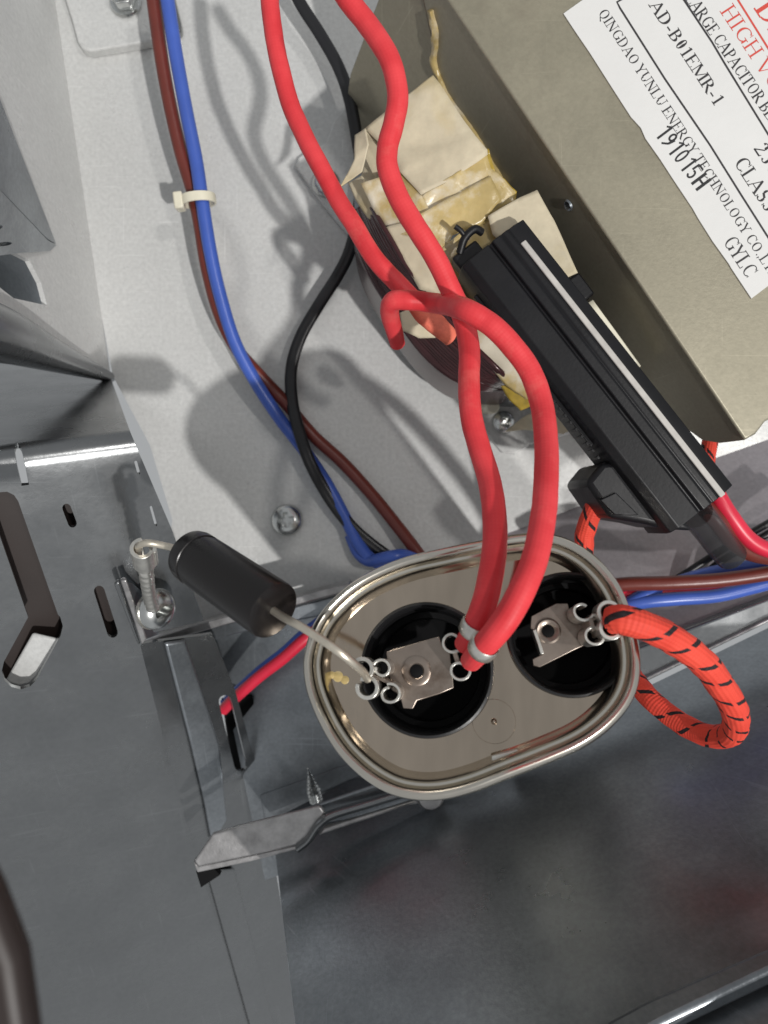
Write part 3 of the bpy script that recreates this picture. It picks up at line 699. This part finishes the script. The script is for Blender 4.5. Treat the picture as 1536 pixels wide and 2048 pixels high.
def rwire(name, label, pts, r, m):
    t = thing(name, label, 'wire'); tube('insulation', pts, r, m, t, 8, 16); return t
rwire('brown_wire', 'brown wire crossing the channel to the right of the capacitor', [(1190, 1180, 0.032), (1245, 1169, 0.034), (1340, 1166, 0.036), (1440, 1160, 0.037), (1540, 1146, 0.038), (1640, 1128, 0.038)], 0.0018, M_brown)
rwire('red_wire', 'red wire lying directly under the brown wire right of the capacitor', [(1190, 1192, 0.028), (1260, 1187, 0.030), (1350, 1184, 0.031), (1440, 1178, 0.032), (1540, 1162, 0.032), (1640, 1142, 0.032)], 0.0016, M_pink)
rwire('blue_wire', 'blue wire passing over the brown and red wires at the right edge', [(1215, 1240, 0.030), (1262, 1205, 0.032), (1300, 1186, 0.032), (1345, 1168, 0.028), (1420, 1146, 0.026), (1500, 1133, 0.026), (1560, 1124, 0.026), (1640, 1110, 0.026)], 0.0017, M_blue)
rwire('blue_wire', 'lowest blue wire of the bundle right of the capacitor', [(1215, 1222, 0.030), (1280, 1205, 0.033), (1350, 1198, 0.034), (1430, 1192, 0.034), (1500, 1176, 0.034), (1560, 1160, 0.034), (1640, 1138, 0.034)], 0.0017, M_blue)
rwire('black_wire', 'upper thin black wire at the right edge above the blue wires', [(1340, 1166, 0.016), (1385, 1138, 0.018), (1450, 1096, 0.020), (1520, 1056, 0.022), (1620, 1000, 0.022)], 0.0010, M_black)
rwire('black_wire', 'lower thin black wire at the right edge above the blue wires', [(1400, 1158, 0.018), (1440, 1124, 0.019), (1500, 1088, 0.020), (1560, 1054, 0.022), (1640, 1010, 0.022)], 0.0010, M_black)
rwire('brown_wire', 'brown wire leaving the smoky sleeve at the end of the black fuse holder', [(1400, 1005, 0.046), (1432, 1040, 0.046), (1462, 1078, 0.044), (1500, 1104, 0.042), (1560, 1116, 0.040), (1640, 1122, 0.038)], 0.0021, M_brown)
rwire('red_wire', 'red wire curving past the lower end of the black fuse holder', [(1404, 930, 0.044), (1432, 985, 0.046), (1462, 1034, 0.046), (1500, 1080, 0.045), (1550, 1104, 0.044), (1640, 1120, 0.042)], 0.0019, M_pink)
t = thing('orange_braided_wire', 'short orange braided wire coming out under the tip of the metal shroud', 'wire')
tube('sleeve', [(1432, 850, 0.030), (1420, 885, 0.034), (1414, 930, 0.037), (1424, 975, 0.039), (1446, 1020, 0.040)], 0.0019, M_orange, t, 10, 18)

# ------------------------------------------------------------ transformer
tr = thing('transformer', 'transformer with paper wrapped winding under an olive metal shroud with a label', 'transformer')
ZT = 0.061
slab('shroud_top', [W(x, y, ZT) for x, y in ((815, -120), (1490, 880), (1512, 868), (1532, 842), (1560, 830), (1760, 760), (1760, -120))], 0.001, M_shroud, tr, 0.0006, seg=3)
# side of the shroud, folded down from the top edge
def edge(t, off=0.0): return (740 + 750 * t, -120 + 1000 * t)
P_sd = Pl(W(815, -120, ZT - 0.0006), W(1490, 880, ZT - 0.0006), W(800, 190, 0.020))
slab('shroud_side', [P_sd.at(x, y) for x, y in ((815, -119), (1489, 880), (1440, 886), (1405, 880), (1380, 862), (1362, 868), (1290, 866), (1262, 838), (1000, 490), (905, 350), (882, 160), (862, 64), (848, 0), (812, -118))], 0.001, M_shroud, tr, 0)
P_s2 = Pl(P_sd.at(882, 160, -0.0004), P_sd.at(848, 0, -0.0004), W(695, 190, 0.010))
slab('shroud_end', [P_s2.at(x, y) for x, y in ((812, -119), (848, 0), (862, 64), (882, 160), (890, 330), (760, 420), (712, 330), (690, 218), (700, 148), (752, 10), (800, -119))], 0.001, M_shroud, tr, 0.0004)
tube('varnish_run', [tuple(P_sd.at(x, y, 0.0002)) for x, y in ((862, 20), (872, 70), (868, 120), (880, 160), (900, 200), (950, 270), (985, 330), (1010, 370))], 0.0009, M_film, tr, 8, 10, world=True, rough=0.5)
# pressed rivet hole
fr = frame(P_sd.at(1138, 410, 0.0), P_sd.n)
lathe('rivet', [(0.0013, 0.0001), (0.0011, 0.0005), (0.0007, 0.0002), (0, 0.0001)], M_dark, fr, tr, 20)
# feet
slab('foot', [W(x, y, 0.0022) for x, y in ((590, 330), (597, 314), (612, 303), (652, 286), (668, 240), (690, 214), (740, 250), (800, 400), (760, 520), (712, 488), (645, 408))], 0.0022, M_base, tr, 0.0004)
slab('foot', [W(x, y, 0.0022) for x, y in ((945, 790), (1090, 780), (1240, 850), (1190, 862), (1140, 868), (1062, 888), (1032, 908), (1004, 905), (968, 862))], 0.0022, M_base, tr, 0.0004)
slab('core', [W(x, y, 0.020) for x, y in ((705, 340), (800, 320), (1150, 720), (1130, 800), (1000, 792), (890, 740), (770, 590), (712, 470))], 0.019, M_dark, tr, 0.001)
# the winding: a dark body and its turns
wb = slab('winding', [W(x, y, 0.034) for x, y in catmull([(704, 430), (722, 520), (782, 622), (842, 705), (906, 758), (968, 776), (1036, 778), (1040, 740), (960, 660), (880, 560), (800, 450), (742, 396)], 4, True)], 0.026, M_enamel, tr, 0.002, seg=4)
for k in range(15):
    q = k / 14
    z = 0.033 + 0.016 * q
    def L3(a, b): return a + (b - a) * q
    tube('wire_turn', [(L3(704, 742), L3(424, 410), z - 0.004), (L3(726, 765), L3(505, 450), z), (L3(784, 812), L3(612, 530), z), (L3(846, 872), L3(694, 610), z), (L3(910, 936), L3(754, 680), z), (L3(970, 1004), L3(778, 745), z), (L3(1024, 1040), L3(778, 778), z - 0.016)],
         0.00062 if k % 3 else 0.0007, M_enamel, wb, 8, 8, wob=0.0003)
# paper wraps
def paper(name, pts, m, thick=0.0003, bumpy=0.0006, parent=tr, cuts=3, freq=90):
    P3 = [W(*p) for p in pts]
    bm = bmesh.new(); vs = [bm.verts.new(p) for p in P3]; bm.faces.new(vs)
    bmesh.ops.triangulate(bm, faces=bm.faces[:])
    for _ in range(cuts): bmesh.ops.subdivide_edges(bm, edges=bm.edges[:], cuts=1, use_grid_fill=True)
    for v in bm.verts:
        v.co.z += bumpy * (noise.noise(v.co * freq) + 0.5 * noise.noise(v.co * freq * 2.7))
        v.co.x += 0.4 * bumpy * noise.noise(v.co * freq * 1.6 + Vector((7, 0, 0)))
        v.co.y += 0.4 * bumpy * noise.noise(v.co * freq * 1.6 + Vector((0, 7, 0)))
    o = finish(name, bm, m, parent, 60)
    s = o.modifiers.new('s', 'SOLIDIFY'); s.thickness = thick; s.offset = -1
    return o
paper('paper_wrap', [(729, 258, 0.050), (795, 205, 0.053), (865, 151, 0.055), (880, 168, 0.056), (952, 272, 0.056), (975, 300, 0.056), (976, 310, 0.0555), (905, 356, 0.055), (842, 390, 0.0545), (800, 342, 0.053), (770, 300, 0.051)], M_paper, bumpy=0.0005)
paper('paper_wrap', [(712, 268, 0.048), (729, 258, 0.050), (760, 290, 0.048), (790, 330, 0.046), (760, 370, 0.044), (722, 372, 0.041), (728, 330, 0.042), (738, 280, 0.045)], M_paper, bumpy=0.0008)
paper('paper_flap', [(709, 270, 0.049), (731, 258, 0.051), (737, 290, 0.0515), (724, 345, 0.050), (697, 362, 0.049), (679, 376, 0.049), (692, 350, 0.049), (708, 318, 0.050)], M_paper, bumpy=0.0007)
paper('paper_wrap', [(696, 366, 0.044), (724, 352, 0.047), (738, 380, 0.048), (755, 425, 0.048), (774, 462, 0.046), (762, 464, 0.044), (735, 436, 0.043), (712, 402, 0.043)], M_paper, bumpy=0.0008)
paper('paper_wrap', [(722, 368, 0.050), (800, 342, 0.052), (842, 390, 0.0540), (858, 420, 0.0535), (820, 470, 0.052), (792, 468, 0.050), (774, 456, 0.049), (745, 416, 0.049)], M_film, bumpy=0.0007)
paper('paper_wrap', [(842, 388, 0.0542), (905, 352, 0.0546), (974, 308, 0.0552), (982, 338, 0.0550), (1030, 380, 0.054), (1032, 398, 0.053), (985, 428, 0.053), (930, 452, 0.053), (850, 425, 0.053)], M_film, bumpy=0.0008, freq=140)
paper('paper_wrap', [(818, 442, 0.0538), (870, 412, 0.0545), (980, 352, 0.0552), (1004, 400, 0.0545), (960, 450, 0.0538), (905, 470, 0.053), (880, 520, 0.053), (850, 480, 0.053)], M_film, bumpy=0.0007, freq=120)
paper('paper_wrap', [(770, 452, 0.050), (830, 440, 0.0528), (880, 505, 0.053), (905, 560, 0.052), (930, 640, 0.050), (880, 600, 0.050), (866, 588, 0.0495), (838, 580, 0.049), (800, 510, 0.049)], M_paper, bumpy=0.0006)
paper('paper_wrap', [(880, 500, 0.0532), (935, 452, 0.0535), (985, 430, 0.0535), (1050, 470, 0.053), (1010, 560, 0.052), (960, 660, 0.050), (925, 640, 0.050), (905, 560, 0.051)], M_film, bumpy=0.0006)
paper('paper_wrap', [(975, 432, 0.0555), (1040, 395, 0.0562), (1074, 380, 0.0565), (1108, 440, 0.0565), (1156, 546, 0.056), (1134, 556, 0.0555), (1080, 520, 0.055), (1020, 500, 0.055), (985, 470, 0.055)], M_paper, bumpy=0.0003)
paper('paper_wrap', [(930, 640, 0.050), (965, 650, 0.0505), (1010, 700, 0.0505), (1060, 760, 0.050), (1078, 790, 0.049), (1050, 800, 0.047), (1025, 782, 0.047), (985, 742, 0.048), (948, 700, 0.049)], M_film, bumpy=0.0009, freq=160)
paper('paper_wrap', [(1002, 770, 0.044), (1050, 765, 0.046), (1068, 800, 0.045), (1058, 812, 0.043), (1040, 818, 0.042), (1020, 798, 0.042)], M_glue, bumpy=0.0008, freq=160)
paper('paper_flap', [(1010, 862, 0.010), (1050, 832, 0.016), (1092, 812, 0.026), (1160, 830, 0.030), (1150, 856, 0.024), (1128, 866, 0.018), (1090, 862, 0.014), (1050, 858, 0.011)], M_paper, bumpy=0.0005)
paper('paper_flap', [(800, 625, 0.046), (830, 612, 0.048), (868, 640, 0.048), (872, 676, 0.046), (838, 678, 0.045), (806, 664, 0.045)], M_paper, bumpy=0.0008)
paper('paper_wrap', [(1176, 606, 0.051), (1186, 600, 0.0512), (1282, 732, 0.049), (1272, 740, 0.0488)], M_nylon, bumpy=0.0001, thick=0.002)
paper('varnish_run', [(955, 290, 0.0552), (978, 300, 0.0552), (992, 345, 0.0545), (1035, 384, 0.0535), (1032, 398, 0.0530), (1012, 388, 0.0535), (980, 345, 0.0545)], M_glue, bumpy=0.0009, freq=260, thick=0.0012)
prism('core_corner', [(-0.003, -0.002), (0.003, -0.002), (0.003, 0.002), (-0.003, 0.002)], -0.01, 0.0, M_plastic, frame(W(1160, 575, 0.052), (0, 0, 1), (0.6, -0.8, 0)), tr, 0.0005)

# plastic pin in the base
pin = lathe('plastic_pin', [(0, 0.0075), (0.0016, 0.0075), (0.0019, 0.0071), (0.0020, 0.0), (0.0026, -0.0002), (0, -0.0002)], M_nylon, frame(W(976, 815, 0.0024), (0.05, -0.12, 1)), None, 32)
tag(pin, 'cream plastic pin standing beside the screw on the lower transformer foot', 'pin')

# ------------------------------------------------------------ label with its print
def lpt(px, py, h=0.0003): return W(px, py, ZT + h)
lab_px = [(1127, 27), (1190, -18), (1290, -90), (1760, -90), (1760, 420), (1536, 572), (1503, 597), (1463, 537), (1458, 528), (1425, 482), (1396, 436), (1386, 418), (1346, 358), (1320, 318), (1291, 277), (1282, 256), (1262, 234), (1222, 172), (1180, 106), (1150, 62)]
lab = slab('sticker', [lpt(x, y) for x, y in lab_px], 0.0002, M_label, tr, 0)
SER = {}
def g(ch, wd, *s): SER[ch] = (wd, s)
T_, t_ = 0.125, 0.045
def st(x, y0=0, y1=1, t=T_, top=True, bot=True):
    s = [('L', x, y0, x, y1, t)]
    if bot: s.append(('L', x - 0.15, y0 + 0.02, x + 0.15, y0 + 0.02, t_))
    if top: s.append(('L', x - 0.15, y1 - 0.02, x + 0.15, y1 - 0.02, t_))
    return s
g('A', .78, ('L', .08, 0, .39, 1, .05), ('L', .37, 1, .68, 0, T_), ('L', .2, .34, .56, .34, t_), ('L', -.03, .02, .2, .02, t_), ('L', .54, .02, .82, .02, t_))
g('B', .68, *st(.16), ('L', .16, .98, .34, .98, t_), ('L', .16, .52, .36, .52, t_), ('L', .16, .02, .36, .02, t_), ('E', .33, .75, .24, .24, -90, 90), ('E', .35, .27, .29, .26, -90, 90))
g('C', .74, ('E', .42, .5, .36, .5, 48, 312), ('L', .68, .70, .68, .97, .04), ('L', .68, .06, .68, .22, .03))
g('D', .80, *st(.16), ('L', .16, .98, .36, .98, t_), ('L', .16, .02, .36, .02, t_), ('E', .35, .5, .37, .49, -90, 90))
g('E', .66, *st(.16), ('L', .16, .98, .56, .98, t_), ('L', .16, .51, .44, .51, t_), ('L', .16, .02, .58, .02, t_), ('L', .56, .82, .56, 1, .04), ('L', .59, 0, .59, .22, .04), ('L', .44, .4, .44, .62, .035))
g('F', .62, *st(.16), ('L', .16, .98, .56, .98, t_), ('L', .16, .51, .44, .51, t_), ('L', .56, .82, .56, 1, .04), ('L', .44, .4, .44, .62, .035))
g('G', .80, ('E', .42, .5, .36, .5, 48, 318), ('L', .68, .72, .68, .97, .04), ('L', .68, .04, .68, .42, .11), ('L', .54, .42, .8, .42, t_))
g('H', .82, *st(.16), *st(.64), ('L', .16, .51, .64, .51, t_))
g('I', .36, *st(.17))
g('L', .66, *st(.16), ('L', .16, .02, .58, .02, t_), ('L', .58, 0, .58, .25, .04))
g('M', .98, *st(.13, t=.05), *st(.83), ('L', .15, 1, .48, .06, T_), ('L', .48, .06, .8, 1, .05))
g('N', .82, *st(.14, t=.05), ('L', .12, .98, .66, 0, T_), *st(.66, t=.05, bot=False))
g('O', .80, ('E', .40, .5, .35, .5, 0, 360))
g('Q', .80, ('E', .40, .5, .35, .5, 0, 360), ('L', .38, .02, .72, -.22, .08))
g('P', .64, *st(.16), ('L', .16, .98, .34, .98, t_), ('L', .16, .47, .34, .47, t_), ('E', .33, .725, .26, .26, -90, 90))
g('R', .74, *st(.16), ('L', .16, .98, .34, .98, t_), ('L', .16, .48, .34, .48, t_), ('E', .33, .73, .26, .25, -90, 90), ('L', .33, .48, .68, 0, T_), ('L', .6, .02, .78, .02, t_))
g('S', .60, ('E', .29, .745, .21, .245, 20, 225), ('E', .29, .265, .24, .265, -155, 60), ('L', .15, .6, .42, .46, T_), ('L', .48, .78, .48, .98, .04), ('L', .06, .02, .06, .24, .04))
g('T', .68, *st(.33, top=False), ('L', .03, .98, .63, .98, t_), ('L', .03, .78, .03, 1, .04), ('L', .63, .78, .63, 1, .04))
g('U', .80, ('L', .16, .32, .16, 1, T_), ('E', .40, .34, .25, .34, 180, 360), ('L', .65, .32, .65, 1, .05), ('L', .02, .98, .3, .98, t_), ('L', .52, .98, .78, .98, t_))
g('V', .76, ('L', .08, 1, .38, 0, T_), ('L', .38, 0, .66, 1, .05), ('L', -.04, .98, .2, .98, t_), ('L', .54, .98, .78, .98, t_))
g('Y', .74, ('L', .08, 1, .36, .46, T_), ('L', .36, .46, .62, 1, .05), *st(.36, 0, .48, top=False), ('L', -.04, .98, .2, .98, t_), ('L', .5, .98, .74, .98, t_))
g('0', .54, ('E', .26, .5, .20, .5, 0, 360))
g('1', .50, *st(.26, top=False), ('L', .10, .84, .28, .98, .05))
g('2', .54, ('E', .26, .71, .19, .28, -30, 165), ('L', .41, .58, .07, .05, .07), ('L', .05, .05, .48, .05, .10), ('L', .48, .05, .5, .2, .04))
g('3', .54, ('E', .24, .75, .18, .24, -80, 150), ('E', .24, .27, .21, .27, -150, 85))
g('-', .40, ('L', .05, .32, .33, .32, .08)); g('.', .24, ('L', .08, .05, .17, .05, .11)); g(',', .24, ('L', .08, .05, .17, .05, .11), ('L', .15, .05, .08, -.14, .05)); g(' ', .26)
SAN = {}
def h(ch, wd, *s): SAN[ch] = (wd, s)
h('1', .52, ('L', .32, 0, .32, 1, .10), ('L', .10, .80, .32, 1, .08)); h('9', .62, ('E', .28, .70, .21, .28, 0, 360), ('L', .48, .70, .40, .3, .1), ('L', .40, .3, .14, .03, .09))
h('0', .62, ('E', .28, .5, .22, .48, 0, 360)); h('5', .62, ('L', .12, .96, .48, .96, .09), ('L', .12, .98, .10, .52, .09), ('E', .27, .32, .22, .30, -150, 120)); h('H', .70, ('L', .12, 0, .12, 1, .13), ('L', .54, 0, .54, 1, .13), ('L', .12, .5, .54, .5, .10))

_lift = [0]
def text(string, start, dirv, capt, m, length=None, font=SER, bold=1.0, wave=0.0):
    d = Vector(dirv).normalized(); up = Vector((d.y, -d.x))          # picture space, y down
    adv = sum(font[c][0] for c in string)
    sx = capt if length is None else length / adv
    bm = bmesh.new(); x0 = 0.0
    def place(x, y, k):
        p = Vector(start) + d * (x * sx) + up * (y * capt + wave * math.sin(x * 0.5))
        return lpt(p.x, p.y, 0.00032 + k * 6e-7)
    for c in string:
        wd, S = font[c]
        for s in S:
            _lift[0] = (_lift[0] + 1) % 60; k = _lift[0]
            if s[0] == 'L':
                _, ax_, ay, bx, by, t = s
                ra = sx / capt
                dd = Vector(((bx - ax_) * ra, by - ay)).normalized(); n = Vector((-dd.y / ra, dd.x)) * t * bold / 2
                q = [(x0 + ax_ + n.x, ay + n.y), (x0 + ax_ - n.x, ay - n.y), (x0 + bx - n.x, by - n.y), (x0 + bx + n.x, by + n.y)]
                bm.faces.new([bm.verts.new(place(x, y, k)) for x, y in q])
            else:
                _, ex, ey, rx, ry, a0, a1 = s; N_ = max(6, int(abs(a1 - a0) / 18)); prev = None
                for i in range(N_ + 1):
                    a = math.radians(a0 + (a1 - a0) * i / N_); ca, sa = math.cos(a), math.sin(a)
                    tt = ((T_ - t_) * abs(ca) ** 1.5 + t_ + 0.005 if font is SER else 0.10) * bold
                    pr = [bm.verts.new(place(x0 + ex + (rx - dx) * ca, ey + (ry - dy) * sa, k)) for dx, dy in ((tt * .1, tt * .1), (tt, tt))]
                    if prev: bm.faces.new((prev[0], pr[0], pr[1], prev[1]))
                    prev = pr
        x0 += wd
    return finish('lettering', bm, m, lab, 0)
TD = (0.548, 0.836)
text('QINGDAO YUNLU ENERGY TECHNOLOGY CO.,LTD', (1195, 26), TD, 21, M_ink, 640, bold=1.15)
text('AD-B01EMR-1', (1297, 10), TD, 25, M_ink, 244, bold=1.35)
text('LARGE CAPACITOR BEFORE', (1369, -3), (0.564, 0.826), 25, M_ink, 366, bold=1.15)
text('HIGH VOLTAGE', (1439, 22), (0.55, 0.835), 31, M_redink, 344, bold=0.95)
text('DANGER', (1507, 16), TD, 60, M_redink, 300, bold=1.1)
text('230V', (1506, 296), TD, 30, M_ink, 100, bold=1.15)
text('CLASS', (1466, 325), TD, 30, M_ink, 122, bold=1.2)
text('GYLC', (1445, 484), TD, 30, M_ink, 88, bold=1.05)
text('191015H', (1308, 268), (0.600, 0.800), 37, M_stamp, 146, font=SAN, bold=1.25)
def rule(pts, wpx, m):
    bm = bmesh.new(); rows = []
    _lift[0] = (_lift[0] + 1) % 60
    for i, p in enumerate(pts):
        a = Vector(pts[max(i - 1, 0)]); b = Vector(pts[min(i + 1, len(pts) - 1)]); d = (b - a).normalized(); n = Vector((-d.y, d.x)) * wpx / 2
        rows.append([bm.verts.new(lpt(p[0] + n.x * s, p[1] + n.y * s, 0.00032 + _lift[0] * 6e-7)) for s in (1, -1)])
    for r0, r1 in zip(rows, rows[1:]): bm.faces.new((r0[0], r0[1], r1[1], r1[0]))
    return finish('printed_rule', bm, m, lab, 0)
rule([(1248, -4), (1234, 4), (1240, 16), (1330, 158), (1420, 290), (1480, 386), (1560, 512)], 4, M_ink)
rule([(1340, -40), (1368, 0), (1424, 84), (1450, 128), (1536, 268), (1600, 370)], 4, M_ink)
rule([(1452, -40), (1476, 0), (1536, 96), (1600, 198)], 4, M_redink)

# ------------------------------------------------------------ fuse holder
fh = thing('fuse_holder', 'long black ribbed plastic fuse holder with a pale seam line', 'fuse holder')
A3, B3 = W(985, 487, 0.060), W(1402, 1018, 0.062)
axf = (B3 - A3).normalized(); Lf = (B3 - A3).length
across = Vector((0, 0, 1)).cross(axf).normalized()        # + is towards the upper right in the picture
if across.x < 0: across = -across
nf = axf.cross(across); nf = nf if nf.z > 0 else -nf
def fpt(u, s, h_): return A3 + across * u + axf * s + nf * h_
def extr(name, prof, s0, s1, m, parent, bev=0.0003, sh0=0.0, sh1=0.0):
    bm = bmesh.new()
    a = [bm.verts.new(fpt(u, s0 + sh0 * (1 if h_ > -0.002 else 0), h_)) for u, h_ in prof]; b = [bm.verts.new(fpt(u, s1 + sh1 * (1 if h_ > -0.002 else 0), h_)) for u, h_ in prof]
    bm.faces.new(a); bm.faces.new(b[::-1])
    for i in range(len(prof)):
        j = (i + 1) % len(prof); bm.faces.new((a[j], a[i], b[i], b[j]))
    o = finish(name, bm, m, parent, 30)
    if bev: bevelmod(o, bev, 3, 30)
    return o
mm = 0.001
extr('body', [(-8.6 * mm, -12 * mm), (8.6 * mm, -12 * mm), (8.6 * mm, -1.2 * mm), (8.0 * mm, 0.6 * mm), (5.4 * mm, 1.6 * mm), (3.9 * mm, 1.6 * mm), (3.5 * mm, 2.0 * mm), (2.3 * mm, 2.0 * mm), (1.9 * mm, 1.75 * mm), (1.5 * mm, 2.1 * mm),
              (-0.4 * mm, 2.1 * mm), (-0.7 * mm, 1.2 * mm), (-1.2 * mm, 1.2 * mm), (-1.5 * mm, 1.8 * mm), (-6.6 * mm, 1.5 * mm), (-8.2 * mm, 0.4 * mm), (-8.6 * mm, -1.2 * mm)], 0, Lf, M_plastic, fh, 0.0003)
extr('seam_line', [(3.95 * mm, 1.2 * mm), (5.3 * mm, 1.2 * mm), (5.25 * mm, 1.95 * mm), (4.0 * mm, 1.95 * mm)], 0.004, Lf + 0.0002, M_seam, fh, 0.0002)
extr('side_rail', [(-9.4 * mm, -6 * mm), (-8.5 * mm, -6 * mm), (-8.5 * mm, -2.4 * mm), (-9.4 * mm, -2.4 * mm)], 0.006, Lf * 0.66, M_plastic, fh, 0.0002)
for k in range(12):
    s = 0.034 + k * 0.0019
    extr('grip_rib', [(-9.9 * mm, -5.6 * mm), (-9.3 * mm, -5.6 * mm), (-9.3 * mm, -2.2 * mm), (-9.9 * mm, -2.2 * mm)], s, s + 0.0007, M_plastic, fh, 0.0001)
# latch at the top end
extr('latch', [(-8.0 * mm, -6 * mm), (-1.5 * mm, -6 * mm), (-1.5 * mm, -2 * mm), (-8.0 * mm, -2 * mm)], -0.0035, 0.0006, M_plastic, fh, 0.0006)
tube('latch_hook', [tuple(fpt(-6.0 * mm, -0.0032, -2.4 * mm)), tuple(fpt(-3.6 * mm, -0.0048, -1.2 * mm)), tuple(fpt(-0.8 * mm, -0.0050, -1.0 * mm)), tuple(fpt(0.4 * mm, -0.0038, -2 * mm))], 0.0009, M_plastic, fh, 6, 10, world=True)
tube('latch_hook', [tuple(fpt(-3.2 * mm, -0.0042, -1.6 * mm)), tuple(fpt(-3.4 * mm, -0.0062, -0.6 * mm)), tuple(fpt(-3.9 * mm, -0.0078, -0.2 * mm))], 0.0006, M_plastic, fh, 6, 8, world=True)
# angled lower housing
hs = [W(x, y, 0.060) for x, y in ((1205, 925), (1240, 922), (1330, 1000), (1392, 1062), (1330, 1058), (1290, 1048), (1222, 1037), (1172, 965))]
slab('cable_housing', hs, 0.018, M_plastic, fh, 0.0012, seg=3)
ins = [W(x, y, 0.0606) for x, y in ((1200, 1000), (1232, 985), (1278, 1030), (1230, 1030))]
slab('inset_panel', ins, 0.0008, M_plastic, fh, 0.0002)
tube('cable_sleeve', [(1392, 1026, 0.054), (1414, 1052, 0.050), (1440, 1086, 0.046), (1462, 1112, 0.043)], 0.0036, M_smoke, fh, 6, 20)
